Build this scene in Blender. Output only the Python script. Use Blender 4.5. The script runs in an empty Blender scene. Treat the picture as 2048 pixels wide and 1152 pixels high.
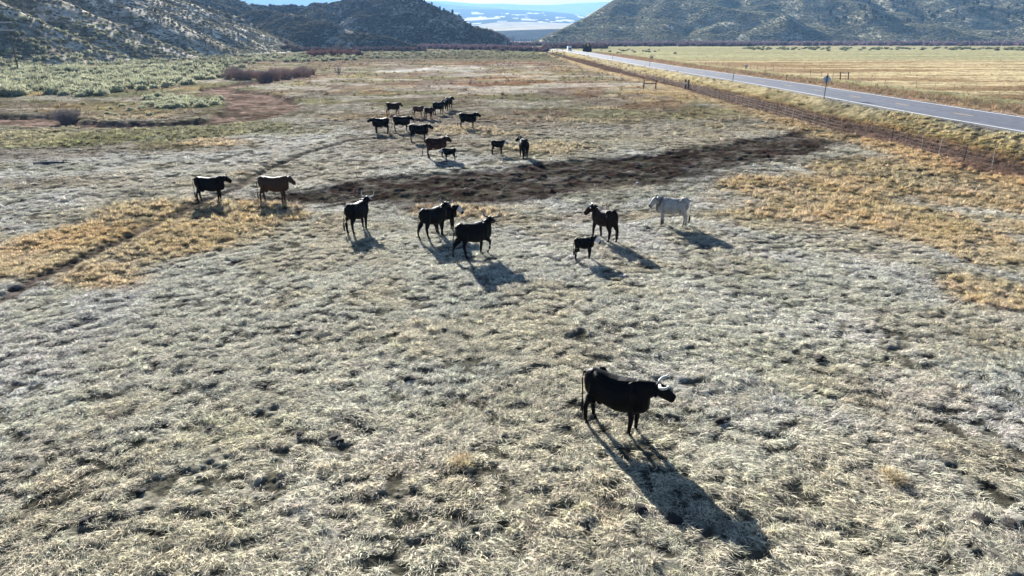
import bpy, bmesh, math, random
import numpy as np
from mathutils import Vector, Matrix
R = math.radians
random.seed(7); rng = np.random.default_rng(11)
scene = bpy.context.scene
col = scene.collection

# ------------------------------------------------------------------ camera, sky, sun, exposure
CAMZ, PITCH, FPX = 9.0, R(20.15), 1365.0
cam_d = bpy.data.cameras.new('camera'); cam = bpy.data.objects.new('camera', cam_d); col.objects.link(cam)
cam.location = (0, 0, CAMZ); cam.rotation_euler = (R(90) - PITCH, 0, 0)
cam_d.sensor_width = 36; cam_d.lens = 24; cam_d.clip_start = .1; cam_d.clip_end = 80000
scene.camera = cam
SUN_EL, SUN_AZ = R(18.8), R(18.5)          # azimuth: towards -X from +Y
sd = Vector((-math.sin(SUN_AZ) * math.cos(SUN_EL), math.cos(SUN_AZ) * math.cos(SUN_EL), math.sin(SUN_EL)))
world = bpy.data.worlds.new('World'); scene.world = world; world.use_nodes = True
wn = world.node_tree; bg = wn.nodes['Background']
sky = wn.nodes.new('ShaderNodeTexSky'); sky.sky_type = 'NISHITA'; sky.sun_disc = False
sky.sun_elevation = SUN_EL; sky.sun_rotation = -SUN_AZ; sky.altitude = 1800; sky.air_density = .35; sky.dust_density = 1.2
wn.links.new(sky.outputs[0], bg.inputs[0]); bg.inputs[1].default_value = .05
sl = bpy.data.lights.new('sun', 'SUN'); sl.energy = 5.0; sl.angle = R(.5); sl.color = (1, .975, .93)
sun = bpy.data.objects.new('sun', sl); col.objects.link(sun)
sun.rotation_euler = sd.to_track_quat('Z', 'Y').to_euler(); sun.location = sd * 200
scene.view_settings.view_transform = 'Standard'; scene.view_settings.look = 'None'
scene.view_settings.exposure = 2.25; scene.view_settings.gamma = 1
scene.render.engine = 'CYCLES'
scene.cycles.max_bounces = 6; scene.cycles.transparent_max_bounces = 8; scene.cycles.volume_bounces = 0

# ------------------------------------------------------------------ helpers
cP, sP = math.cos(PITCH), math.sin(PITCH)
def at(u, v, z=0.0):
    x = (u - 1024) / FPX; y = (576 - v) / FPX
    t = (CAMZ - z) / (sP - y * cP)
    return Vector((x * t, (y * sP + cP) * t, z))
def at_d(u, v, D):                        # the point seen at (u,v) at ground distance D
    x = (u - 1024) / FPX; y = (576 - v) / FPX
    t = D / (y * sP + cP)
    return Vector((x * t, D, CAMZ + t * (y * cP - sP)))
NT = rng.random((256, 256))
def vnoise(x, y, s=0):
    x = np.asarray(x, float) + s * 17.31; y = np.asarray(y, float) + s * 9.77
    ix = np.floor(x).astype(int); iy = np.floor(y).astype(int); fx = x - ix; fy = y - iy
    fx = fx * fx * (3 - 2 * fx); fy = fy * fy * (3 - 2 * fy)
    a = NT[ix & 255, iy & 255]; b = NT[(ix + 1) & 255, iy & 255]; c = NT[ix & 255, (iy + 1) & 255]; d = NT[(ix + 1) & 255, (iy + 1) & 255]
    return (a * (1 - fx) + b * fx) * (1 - fy) + (c * (1 - fx) + d * fx) * fy
def fbm(x, y, s=0, o=4):
    r = 0; a = 1; n = 0
    for i in range(o): r = r + a * vnoise(x * 2**i, y * 2**i, s + i * 3); n += a; a *= .5
    return r / n
def sstep(a, b, x):
    t = np.clip((x - a) / (b - a), 0, 1); return t * t * (3 - 2 * t)
def pdist(x, y, pts, vals=None):          # distance to a polyline, and a value interpolated along it
    best = np.full(np.shape(x), 1e9); bv = np.zeros(np.shape(x))
    for i in range(len(pts) - 1):
        ax, ay = pts[i][0], pts[i][1]; bx, by = pts[i + 1][0], pts[i + 1][1]; dx, dy = bx - ax, by - ay
        t = np.clip(((x - ax) * dx + (y - ay) * dy) / (dx * dx + dy * dy + 1e-9), 0, 1)
        d = np.hypot(x - ax - t * dx, y - ay - t * dy)
        m = d < best; best = np.where(m, d, best)
        if vals is not None: bv = np.where(m, vals[i] + (vals[i + 1] - vals[i]) * t, bv)
    return best, bv
def tag(o, label=None, cat=None, group=None, kind=None):
    if label: o['label'] = label
    if cat: o['category'] = cat
    if group: o['group'] = group
    if kind: o['kind'] = kind
    return o
def empty(name, loc, rz=0, **k):
    o = bpy.data.objects.new(name, None); col.objects.link(o); o.location = loc; o.rotation_euler = (0, 0, rz); o.empty_display_size = .2
    return tag(o, **k)
def link(name, me, mat=None, parent=None):
    o = bpy.data.objects.new(name, me); col.objects.link(o)
    if mat and not me.materials: me.materials.append(mat)
    if parent: o.parent = parent
    return o
def mesh_np(name, V, Fc, smooth=False):
    me = bpy.data.meshes.new(name); V = np.asarray(V, np.float32); Fc = np.asarray(Fc, np.int32)
    me.vertices.add(len(V)); me.vertices.foreach_set('co', V.ravel())
    n = Fc.shape[1]; me.loops.add(Fc.size); me.loops.foreach_set('vertex_index', Fc.ravel())
    me.polygons.add(len(Fc)); me.polygons.foreach_set('loop_start', np.arange(0, Fc.size, n, dtype=np.int32))
    me.update(calc_edges=True); me.validate()
    if smooth: me.polygons.foreach_set('use_smooth', np.ones(len(Fc), bool))
    return me
def colattr(me, name, C):
    a = me.color_attributes.new(name, 'FLOAT_COLOR', 'POINT')
    a.data.foreach_set('color', np.c_[C, np.ones(len(C))].astype(np.float32).ravel())
def bm_mesh(name, bm, smooth=False):
    me = bpy.data.meshes.new(name); bmesh.ops.recalc_face_normals(bm, faces=bm.faces); bm.to_mesh(me); bm.free()
    if smooth: me.polygons.foreach_set('use_smooth', np.ones(len(me.polygons), bool))
    return me
def tube(bm, pts, radii, n=8, cap=True):
    pts = [Vector(p) for p in pts]; rings = []
    for i, p in enumerate(pts):
        t = (pts[min(i + 1, len(pts) - 1)] - pts[max(i - 1, 0)]).normalized()
        ref = Vector((0, 0, 1)) if abs(t.z) < .92 else Vector((1, 0, 0))
        r = t.cross(ref).normalized(); u = r.cross(t).normalized()
        if abs(t.z) >= .92: r, u = u, r
        a = radii[i]; rw, rh = (a, a) if not isinstance(a, tuple) else a
        rings.append([bm.verts.new(p + r * rw * math.cos(k * 2 * math.pi / n) + u * rh * math.sin(k * 2 * math.pi / n)) for k in range(n)])
    for a, b in zip(rings, rings[1:]):
        for k in range(n): bm.faces.new((a[k], a[(k + 1) % n], b[(k + 1) % n], b[k]))
    if cap: bm.faces.new(rings[0][::-1]); bm.faces.new(rings[-1])
def box(bm, c, s, rot=None):
    m = Matrix.Translation(Vector(c)) @ (rot.to_4x4() if rot else Matrix()) @ Matrix.Diagonal((*s, 1))
    return bmesh.ops.create_cube(bm, size=1, matrix=m)['verts']

# ------------------------------------------------------------------ materials
def material(name):
    m = bpy.data.materials.new(name); m.use_nodes = True; nt = m.node_tree
    return m, nt, nt.nodes['Principled BSDF']
def N(nt, typ, **k):
    n = nt.nodes.new(typ)
    for a, b in k.items(): setattr(n, a, b)
    return n
def noise_n(nt, vec, scale, detail=4, rough=.6, dist=0):
    n = N(nt, 'ShaderNodeTexNoise'); n.inputs['Scale'].default_value = scale; n.inputs['Detail'].default_value = detail
    n.inputs['Roughness'].default_value = rough; n.inputs['Distortion'].default_value = dist
    nt.links.new(vec, n.inputs['Vector']); return n.outputs['Fac']
def mrange(nt, src, a, b, c, d):
    n = N(nt, 'ShaderNodeMapRange'); nt.links.new(src, n.inputs[0])
    for i, v in enumerate((a, b, c, d)): n.inputs[i + 1].default_value = v
    return n.outputs[0]
def mul(nt, a, b):
    n = N(nt, 'ShaderNodeMath', operation='MULTIPLY'); nt.links.new(a, n.inputs[0])
    if isinstance(b, float): n.inputs[1].default_value = b
    else: nt.links.new(b, n.inputs[1])
    return n.outputs[0]
def scalecol(nt, c, f):
    n = N(nt, 'ShaderNodeVectorMath', operation='SCALE'); nt.links.new(c, n.inputs[0]); nt.links.new(f, n.inputs['Scale']); return n.outputs[0]
def simple(name, rgb, rough=.8, var=.25, scale=6, metallic=0, spec=.3):
    m, nt, b = material(name)
    tc = N(nt, 'ShaderNodeTexCoord'); f = noise_n(nt, tc.outputs['Object'], scale, 5)
    rgbn = N(nt, 'ShaderNodeRGB'); rgbn.outputs[0].default_value = (*rgb, 1)
    nt.links.new(scalecol(nt, rgbn.outputs[0], mrange(nt, f, .3, .7, 1 - var, 1 + var)), b.inputs['Base Color'])
    b.inputs['Roughness'].default_value = rough; b.inputs['Metallic'].default_value = metallic; b.inputs['Specular IOR Level'].default_value = spec
    return m
def terrain_mat(name, scales, lo, hi, bump, bdist, rough=.95):
    m, nt, b = material(name)
    at_ = N(nt, 'ShaderNodeAttribute', attribute_name='tint'); g = N(nt, 'ShaderNodeNewGeometry'); P_ = g.outputs['Position']
    f = None
    for s in scales:
        k = mrange(nt, noise_n(nt, P_, s, 5, .65), .36, .64, lo, hi)
        f = k if f is None else mul(nt, f, k)
    nt.links.new(scalecol(nt, at_.outputs['Color'], f), b.inputs['Base Color'])
    bp = N(nt, 'ShaderNodeBump'); bp.inputs['Strength'].default_value = .9; bp.inputs['Distance'].default_value = bdist
    nt.links.new(noise_n(nt, P_, bump, 6, .7), bp.inputs['Height']); nt.links.new(bp.outputs[0], b.inputs['Normal'])
    b.inputs['Roughness'].default_value = rough; b.inputs['Specular IOR Level'].default_value = 0
    return m
def leaf_mat(name, trans=.3, inst=True, rgb=None, rough=.75, shade=False):
    m, nt, b = material(name)
    if rgb is None:
        a = N(nt, 'ShaderNodeAttribute', attribute_name='tint')
        if inst: a.attribute_type = 'INSTANCER'
        c = a.outputs['Color']
    else:
        a = N(nt, 'ShaderNodeRGB'); a.outputs[0].default_value = (*rgb, 1)
        c = a.outputs[0]
    g = N(nt, 'ShaderNodeNewGeometry')
    f = mrange(nt, noise_n(nt, g.outputs['Position'], 9 if rgb is None else 3, 2), .3, .7, .72, 1.28)
    c = scalecol(nt, c, f)
    if shade: sa = N(nt, 'ShaderNodeAttribute', attribute_name='shade'); c = scalecol(nt, c, sa.outputs['Fac'])
    nt.links.new(c, b.inputs['Base Color']); b.inputs['Roughness'].default_value = rough; b.inputs['Specular IOR Level'].default_value = .02
    tr = N(nt, 'ShaderNodeBsdfTranslucent'); nt.links.new(c, tr.inputs[0])
    mx = N(nt, 'ShaderNodeMixShader'); mx.inputs[0].default_value = trans
    nt.links.new(b.outputs[0], mx.inputs[1]); nt.links.new(tr.outputs[0], mx.inputs[2])
    nt.links.new(mx.outputs[0], nt.nodes['Material Output'].inputs[0])
    return m

# ------------------------------------------------------------------ ground: where the road, creek bed, channel and trails run
RC = [(-300, 60), (0, 53), (63, 51.1), (79, 50.2), (129, 49.4), (182, 46.1), (207, 44.6), (271, 42.6), (398, 40), (455, 38), (500, 32), (545, 22), (590, 5), (640, -20), (720, -60), (900, -120)]
RC = [(y, x - .3) for y, x in RC]
def road_x(y): return np.interp(y, [a for a, b in RC], [b for a, b in RC])
CREEK = [(at(u, v), w) for u, v, w in [(-260, 238, 4.5), (-60, 242, 4.5), (60, 243, 4), (130, 250, 2.0), (230, 254, 1.6), (340, 253, 1.6), (430, 247, 2.2), (490, 236, 3.5), (530, 218, 4.6), (520, 200, 4.5), (480, 189, 3.2), (430, 182, 2.6), (470, 173, 2.6), (540, 164, 3), (610, 155, 3), (690, 146, 3)]]
MUD = [(at(u, v), w) for u, v, w in [(560, 396, .8), (650, 390, 2.0), (760, 380, 4.0), (900, 371, 4.7), (1050, 359, 4.9), (1200, 342, 4.7), (1350, 325, 3.8), (1480, 304, 3.4), (1580, 287, 3.2), (1655, 272, 3.0), (1688, 259, 2.6), (1655, 245, 2.2), (1590, 230, 1.9), (1520, 214, 1.7), (1450, 198, 1.4), (1390, 183, 1.0)]]
TRAIL = [at(u, v) for u, v in [(-150, 670), (0, 600), (60, 568), (130, 536), (200, 503), (300, 455), (395, 407), (470, 378), (520, 346), (560, 328), (620, 305), (700, 283), (780, 272)]]
TRAIL2 = [at(u, v) for u, v in [(490, 372), (530, 340), (548, 312), (575, 280), (600, 250), (636, 222), (642, 200), (630, 176), (650, 165)]]
def clump(x, y):
    n_ = 1 - sstep(30, 55, y)
    k = fbm(x / .30, y / .23, 8, 3) * n_ + fbm(x / .62, y / .5, 18, 3) * (1 - n_)
    return sstep(.38, .56, k + (fbm(x / 2.6, y / 2.2, 28, 2) - .5) * .22)
def ground_h(x, y, lumps=True):
    x = np.asarray(x, float); y = np.asarray(y, float)
    s = x - road_x(y)
    prof = np.interp(s, [-22, -17, -14, -11, -9, -5.6, -5.0, 5.0, 5.6, 8, 11, 14], [0, -.02, -.3, -.35, .05, .94, .86, .86, .94, .35, .02, 0])
    near_road = ((s > -17) & (s < 12)).astype(float)
    h = prof + .35 * (fbm(x / 22, y / 22, 1, 3) - .5) * (1 - sstep(-22, -16, s) * (1 - sstep(10, 16, s)))
    cd, cw = pdist(x, y, [p for p, w in CREEK], [w for p, w in CREEK])
    wob = (fbm(x / 2.2, y / 2.2, 5, 4) - .5) * 3.2
    h = h - .24 * (1 - sstep(-.5, .45, cd + wob * .7 - cw)) * (y > 30)
    yl = np.interp(x, [p.x for p, w in CREEK[:9]], [p.y for p, w in CREEK[:9]]); north = (y > yl) & (x < CREEK[8][0].x) & (y < 170)
    h = h + .24 * north * sstep(-.3, 1.1, cd + wob * .7 - cw) * (1 - sstep(10, 34, cd))
    md, mw = pdist(x, y, [p for p, w in MUD], [w for p, w in MUD])
    mm = 1 - sstep(-.8, 1.2, md + wob - mw)
    wob2 = (fbm(x / 4.5, y / 3.5, 15, 4) - .5) * 3; mm = 1 - sstep(-1.0, 1.4, md + wob2 - mw)
    h = h - .13 * mm
    td, _ = pdist(x, y, TRAIL); td2, _ = pdist(x, y, TRAIL2)
    tw = (fbm(x / .8, y / .8, 6, 2) - .5) * .5
    h = h - .09 * (1 - sstep(.1, .5, td + tw)) - .08 * (1 - sstep(.15, .5, td2 + tw))
    if lumps:
        on = 1 - ((s > -5.2) & (s < 5.2))
        a = vnoise(x / .42, y / .36, 8); b = vnoise(x / 1.1, y / .9, 9); c = vnoise(x / .2, y / .2, 10)
        lump = .056 * clump(x, y) + .055 * (b - .5) + .04 * (c - .5) + .03 * (a - .5) + .10 * (vnoise(x / 4, y / 3.3, 12) - .5)
        h = h + on * lump * (1 + 1.3 * mm * vnoise(x / .7, y / .7, 3))
    return h
WHT = (.76, .735, .655); GLD = (.60, .455, .26); GRN = (.27, .275, .15); BRN = (.25, .185, .135); RED = (.27, .125, .075); STR = (.56, .44, .26); PNK = (.42, .30, .24)
MDK = (.062, .040, .034); DKG = (.22, .20, .14); GRY = (.44, .41, .33); YGR = (.36, .34, .17)
STROKES = [  # u, v, half width, half height in the photograph's scale at that spot, colour, strength
 (300, 210, 700, 90, GRN, .55), (150, 165, 330, 28, (.26, .25, .16), .85), (300, 182, 160, 8, (.34, .31, .2), .5), (150, 282, 300, 26, (.30, .29, .17), .85), (420, 262, 220, 18, (.31, .30, .18), .75), (60, 312, 160, 14, BRN, .6), (330, 300, 180, 12, BRN, .5),
 (430, 287, 80, 8, GLD, .55), (620, 195, 150, 45, (.32, .31, .16), .85), (780, 200, 220, 60, BRN, .5), (900, 240, 260, 40, BRN, .4), (560, 120, 300, 14, DKG, .7), (900, 112, 300, 8, DKG, .75), (1100, 108, 130, 6, GRN, .6),
 (700, 128, 260, 8, BRN, .7), (880, 142, 135, 9, (.72, .69, .62), .95), (980, 150, 80, 6, (.76, .70, .6), .8), (820, 168, 180, 7, BRN, .55), (1060, 158, 130, 8, RED, .9), (1000, 127, 120, 5, RED, .7), (1230, 140, 120, 6, STR, .6), (1150, 148, 200, 6, STR, .5), (760, 158, 90, 5, GLD, .45),
 (1000, 168, 120, 6, RED, .5), (680, 172, 110, 6, GLD, .4), (740, 186, 120, 6, BRN, .7), (900, 180, 170, 7, (.55, .5, .4), .6), (1050, 190, 120, 8, BRN, .75), (1200, 186, 140, 5, DKG, .7), (1150, 178, 160, 6, (.62, .56, .46), .6),
 (1300, 200, 120, 12, (.50, .43, .30), .7), (1180, 225, 160, 18, (.47, .42, .27), .6), (1400, 215, 160, 40, (.57, .46, .27), .75), (1540, 240, 90, 22, (.5, .42, .24), .6), (1250, 172, 160, 6, STR, .8), (760, 218, 60, 8, (.36, .37, .16), .8), (1000, 225, 200, 22, (.33, .28, .2), .6),
 (960, 262, 120, 10, (.5, .40, .25), .6), (850, 290, 180, 16, (.4, .34, .26), .7), (1090, 295, 110, 14, GLD, .5), (760, 325, 160, 8, GLD, .35), (1350, 275, 120, 26, (.66, .60, .5), .8), (1100, 325, 260, 14, WHT, .9), (880, 335, 150, 12, WHT, .7), (600, 345, 130, 20, (.52, .48, .4), .6),
 (1000, 390, 400, 8, GRN, .45), (1330, 365, 260, 12, DKG, .5), (1500, 355, 90, 14, (.3, .25, .18), .7), (620, 400, 60, 10, GRN, .5),
 (60, 530, 170, 55, GLD, .8), (170, 480, 160, 48, GLD, .9), (290, 435, 150, 38, GLD, 1), (330, 495, 170, 60, GLD, 1), (450, 450, 150, 52, GLD, 1), (220, 560, 120, 30, GLD, .8), (520, 470, 60, 40, (.5, .4, .25), .6), (240, 455, 60, 14, BRN, .35),
 (900, 425, 130, 18, (.5, .34, .18), .75), (1020, 440, 70, 14, GLD, .5), (650, 455, 50, 25, (.42, .32, .2), .6), (1150, 440, 60, 14, (.5, .38, .24), .5), (1280, 430, 60, 10, (.45, .34, .22), .5),
 (400, 370, 60, 10, GLD, .5), (140, 370, 130, 16, BRN, .5), (380, 335, 70, 9, (.3, .26, .18), .5), (480, 350, 40, 8, GLD, .6),
 (1650, 400, 300, 45, (.56, .43, .25), .85), (1880, 370, 240, 55, (.46, .35, .20), .85), (1500, 440, 160, 30, (.54, .44, .28), .6), (1850, 450, 200, 40, (.54, .40, .22), .7), (1750, 335, 150, 16, (.5, .38, .2), .7), (1780, 320, 90, 10, BRN, .5), (1960, 480, 130, 60, (.54, .43, .25), .8), (2000, 590, 130, 50, GLD, .8), (1880, 540, 90, 25, (.45, .36, .2), .6), (2000, 410, 120, 20, GLD, .6),
 (1700, 480, 160, 40, (.52, .46, .34), .6), (1650, 590, 260, 60, (.37, .36, .24), .6), (1870, 690, 200, 60, (.38, .32, .24), .6), (1780, 780, 160, 60, (.45, .36, .22), .6), (1550, 760, 200, 70, (.42, .39, .28), .6), (1900, 880, 200, 90, (.42, .35, .28), .6),
 (780, 590, 200, 40, GRY, .4), (450, 780, 350, 100, GRY, .45), (300, 700, 500, 60, (.56, .52, .44), .6), (430, 860, 160, 50, (.36, .37, .26), .6), (60, 960, 190, 130, (.36, .30, .24), .65), (350, 1080, 300, 80, (.44, .40, .30), .6), (850, 1000, 200, 90, (.5, .42, .3), .5), (1150, 1060, 200, 90, (.52, .44, .34), .55),
 (1220, 1000, 60, 60, GLD, .3), (1170, 690, 160, 50, (.42, .37, .3), .5), (1780, 965, 26, 12, GLD, .9), (930, 935, 30, 20, GLD, .6), (1600, 1000, 240, 80, (.5, .47, .38), .5), (780, 840, 200, 60, (.42, .40, .32), .6), (1880, 1060, 160, 60, (.45, .43, .36), .5),
 (250, 222, 110, 12, (.34, .34, .18), .9), (240, 238, 90, 8, (.42, .38, .2), .8), (330, 180, 90, 5, YGR, .7), (1135, 103, 45, 5, (.75, .62, .42), 1.0), (1210, 113, 25, 3, (.7, .6, .4), .5)]
ST = []
for (u, v, ru, rv, c, k) in STROKES:
    p = at(u, v); a = at(u, v + rv); b = at(u, max(v - rv, 84)); t = p.y
    ST.append((p.x, (a.y + b.y) / 2, ru * t / FPX * 1.0, max(.3, (b.y - a.y) / 2), c, k))
def zone(x, y):
    """colour of what grows on the valley floor at each ground point"""
    x = np.asarray(x, float); y = np.asarray(y, float); n = len(x)
    C = np.empty((n, 3)); far = sstep(55, 110, y)[:, None]
    C[:] = np.array(WHT) * (1 - far) + np.array((.35, .29, .205)) * far
    sc = np.clip(y, 12, 400) / 14
    vf = sstep(230, 330, y)[:, None]; C = C * (1 - vf) + np.array((.25, .225, .155)) * vf
    wx = .5 * (fbm(x / 13, y / 17, 20, 5) - .5) + .6 * (fbm(x / 3.1, y / 4, 21, 4) - .5); wy = .5 * (fbm(x / 13, y / 17, 31, 5) - .5) + .6 * (fbm(x / 3.1, y / 4, 32, 4) - .5)
    brk = sstep(.40, .56, fbm(x / 2.4, y / 2.0, 37, 4))
    for (cx, cy, rx, ry, c, k) in ST:
        d = np.hypot((x - cx) / rx + wx * 2.0, (y - cy) / ry + wy * 2.0)
        m = (min(1, k * (1.25 if cy > 60 else (.62 if cy < 30 and c is not GLD else 1.0))) * (1 - sstep(.6, 1.2, d)))[:, None] * (1 if c is not GLD else (.82 + .18 * brk)[:, None])
        C = C * (1 - m) + np.array(c) * m
    pn = np.maximum(sstep(.50, .64, fbm(x / 2.3, y / 2.6, 40, 4)) * (1 - sstep(40, 90, y)), sstep(.50, .62, fbm(x / 12, y / 14, 41, 5)))[:, None] * .55
    C = C * (1 - pn) + C * np.array((.68, .68, .57)) * pn
    pw = np.maximum(sstep(.55, .66, fbm(x / 3.6, y / 4.1, 47, 4)) * (1 - sstep(40, 90, y)), sstep(.54, .64, fbm(x / 17, y / 15, 48, 5)))[:, None] * .5
    C = C * (1 - pw) + np.array((.46, .40, .27)) * pw * (1 - far) + (C * .7 + np.array((.50, .38, .2)) * .3) * far * pw
    fr_ = sstep(65, 100, y) * (1 - sstep(240, 300, y))
    for k_, (c_, th, sx, sy, st_) in enumerate([((.24, .15, .10), .53, 9, 10, .75), ((.52, .38, .2), .55, 11, 9, .6), ((.25, .25, .14), .52, 16, 14, .65), ((.30, .24, .19), .52, 7, 8, .7), ((.62, .56, .47), .58, 10, 8, .6)]):
        q_ = (st_ * fr_ * sstep(th, th + .05, fbm(x / sx, y / sy, 160 + 7 * k_, 5)))[:, None]; C = C * (1 - q_) + np.array(c_) * q_
    cd, cw = pdist(x, y, [p for p, w in CREEK], [w for p, w in CREEK])
    w2 = (fbm(x / 2.2, y / 2.2, 5, 4) - .5) * 3.2
    m = ((1 - sstep(-.2, .7, cd + w2 * .7 - cw)) * (y > 30))[:, None]
    C = C * (1 - m) + (np.array(PNK) * (.7 + .5 * vnoise(x, y, 3))[:, None] * (1 - .5 * sstep(.48, .62, fbm(x / 2.5, y / 2.5, 18, 4)))[:, None]) * m
    md, mw = pdist(x, y, [p for p, w in MUD], [w for p, w in MUD])
    m = (1 - sstep(-1.0, 1.4, md - .3 + (fbm(x / 4.5, y / 3.5, 15, 4) - .5) * 3 + (fbm(x / .9, y / .9, 16, 3) - .5) * 2.5 - mw))[:, None] * (.75 + .25 * sstep(.3, .6, fbm(x / 1.5, y / 1.2, 17, 4)))[:, None]
    C = C * (1 - m) + np.array(MDK) * (.7 + .6 * vnoise(x * 2, y * 2, 4))[:, None] * m
    td, _ = pdist(x, y, TRAIL); td2, _ = pdist(x, y, TRAIL2); tw = (fbm(x / .8, y / .8, 6, 2) - .5) * .5
    m = ((1 - sstep(.12, .5, td + tw)) * .9)[:, None]; C = C * (1 - m) + np.array((.22, .17, .145)) * m
    m = ((1 - sstep(.15, .5, td2 + tw)) * .5)[:, None]; C = C * (1 - m) + np.array((.5, .43, .33)) * m
    # the strips either side of the road
    s = x - road_x(y) + (fbm(x / 5, y / 9, 50, 3) - .5) * 3.0 * (1 - sstep(450, 520, y))
    keys = [(-24, None), (-21, (.50, .38, .22)), (-18, (.56, .42, .24)), (-16.2, (.26, .17, .12)), (-13.5, (.12, .08, .065)), (-11.5, (.18, .12, .085)), (-10, (.33, .23, .11)), (-8.8, (.44, .37, .19)), (-7, (.52, .43, .25)), (-5.5, (.50, .45, .28)), (-4.8, (.3, .28, .25)), (4.8, (.3, .28, .25)),
            (5.8, (.55, .44, .34)), (8.5, (.58, .42, .30)), (12, (.52, .37, .22)), (15, (.30, .22, .14)), (19, (.27, .23, .13)), (23, (.38, .33, .16)), (26, (.50, .46, .26))]
    ks = [k[0] for k in keys[1:]]
    SC = np.stack([np.interp(s, ks, [k[1][i] for k in keys[1:]]) for i in range(3)], 1)
    fs = (fbm(x / 60, y / 7, 60, 4)); fcol = np.array((.64, .52, .30))[None] * (1 - sstep(.45, .62, fs))[:, None] + np.array((.36, .25, .14))[None] * sstep(.45, .62, fs)[:, None]
    gfar = sstep(270, 340, y)[:, None]; fcol = fcol * (1 - gfar) + np.array((.44, .41, .23)) * (.6 + .8 * fs[:, None]) * gfar
    pinkf = (sstep(760, 860, y))[:, None]; fcol = fcol * (1 - pinkf) + np.array((.42, .32, .24)) * pinkf
    m = (sstep(-22.5, -19, s) * (y < 470))[:, None]
    yg = sstep(180, 300, y)[:, None]                     # the verge pales with distance
    C = C * (1 - m) + SC * m
    m = sstep(25, 29, s)[:, None]; C = C * (1 - m) + fcol * m
    return np.clip(C, .01, .9)

ys = [-400, -200, -80, -30, -8, 0, 3, 5]
y = 6.0
while y < 60: ys.append(y); y += .0036 * (y + 4)
while y < 400: ys.append(y); y += .0085 * y
while y < 1600: ys.append(y); y += .015 * y
while y < 24000: ys.append(y); y += .12 * y
ys = np.array(ys); ss = np.linspace(-1.15, 1.15, 1000)
ss = np.concatenate([[-6, -4, -2.5, -1.8], ss, [1.8, 2.5, 4, 6]])
YY, SS = np.meshgrid(ys, ss, indexing='ij'); XX = SS * (np.abs(YY) * .85 + 9)
gx, gy = XX.ravel(), YY.ravel()
gz = ground_h(gx, gy) - sstep(1100, 1500, gy) * 3
nr, nc = YY.shape; idx = np.arange(nr * nc).reshape(nr, nc)
quads = np.stack([idx[:-1, :-1], idx[:-1, 1:], idx[1:, 1:], idx[1:, :-1]], -1).reshape(-1, 4)
gme = mesh_np('ground', np.c_[gx, gy, gz], quads, True)
zc = zone(gx, gy)
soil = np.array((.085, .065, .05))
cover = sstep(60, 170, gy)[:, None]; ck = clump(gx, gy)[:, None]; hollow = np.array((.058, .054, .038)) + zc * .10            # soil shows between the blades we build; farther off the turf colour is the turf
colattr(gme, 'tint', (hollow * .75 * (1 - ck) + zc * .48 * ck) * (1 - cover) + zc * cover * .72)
gmat = terrain_mat('valley floor', (9.0, 1.6, .25), .62, 1.3, 7.0, .06)
ground = link('ground', gme, gmat); tag(ground, kind='structure')

# ------------------------------------------------------------------ road
def strip(name, y0, y1, off0, off1, z, mat, parent=None, step=4.0, per=None):
    V, Fq = [], []
    def at_y(yy):
        xx = float(road_x(yy)); d = Vector((float(road_x(yy + .5)) - float(road_x(yy - .5)), 1, 0)).normalized(); nrm = Vector((d.y, -d.x, 0))
        return Vector((xx, yy, 0)), nrm
    segs = [(y0, y1)] if per is None else [(a, a + per[0]) for a in np.arange(y0, y1, per[1])]
    for a, b in segs:
        k = max(1, int((b - a) / step))
        for i in range(k + 1):
            p, nn = at_y(a + (b - a) * i / k); q0 = p + nn * off0; q1 = p + nn * off1
            V += [(q0.x, q0.y, z), (q1.x, q1.y, z)]
            if i: n = len(V); Fq.append((n - 4, n - 3, n - 1, n - 2))
    return link(name, mesh_np(name, V, Fq), mat, parent)
asph, nt, b = material('asphalt'); g = N(nt, 'ShaderNodeNewGeometry')
rgbn = N(nt, 'ShaderNodeRGB'); rgbn.outputs[0].default_value = (.085, .087, .10, 1)
mp = N(nt, 'ShaderNodeMapping'); mp.inputs['Scale'].default_value = (1.2, .04, 1); nt.links.new(g.outputs['Position'], mp.inputs['Vector'])
nt.links.new(scalecol(nt, scalecol(nt, rgbn.outputs[0], mrange(nt, noise_n(nt, g.outputs['Position'], 1.1, 6), .35, .65, .7, 1.25)), mrange(nt, noise_n(nt, mp.outputs[0], 1, 4), .35, .65, .75, 1.2)), b.inputs['Base Color'])
b.inputs['Roughness'].default_value = .62
wpaint = simple('road paint white', (.75, .74, .70), .7, .2, 2); ypaint = simple('road paint yellow', (.62, .40, .12), .7, .25, 2)
road = strip('road', -300, 640, -4.9, 4.9, 1.0, asph); tag(road, kind='structure')
strip('edge_line', -300, 640, -4.55, -4.33, 1.006, wpaint, road); strip('edge_line', -300, 640, 4.33, 4.55, 1.006, wpaint, road)
strip('centre_line', -290, 560, -.09, .09, 1.006, ypaint, road, per=(3.2, 12.2), step=3.2)
# pavement's cut edge, a hand deep
V, Fq = [], []
for i, yy in enumerate(np.arange(-300, 641, 4.0)):
    xx = float(road_x(yy)) - 4.9; V += [(xx - .02, yy, .998), (xx - .22, yy, .70)]
    if i: n = len(V); Fq.append((n - 4, n - 3, n - 1, n - 2))
link('pavement_edge', mesh_np('pavement_edge', V, Fq), simple('asphalt edge', (.06, .06, .06), .9), road)

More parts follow.
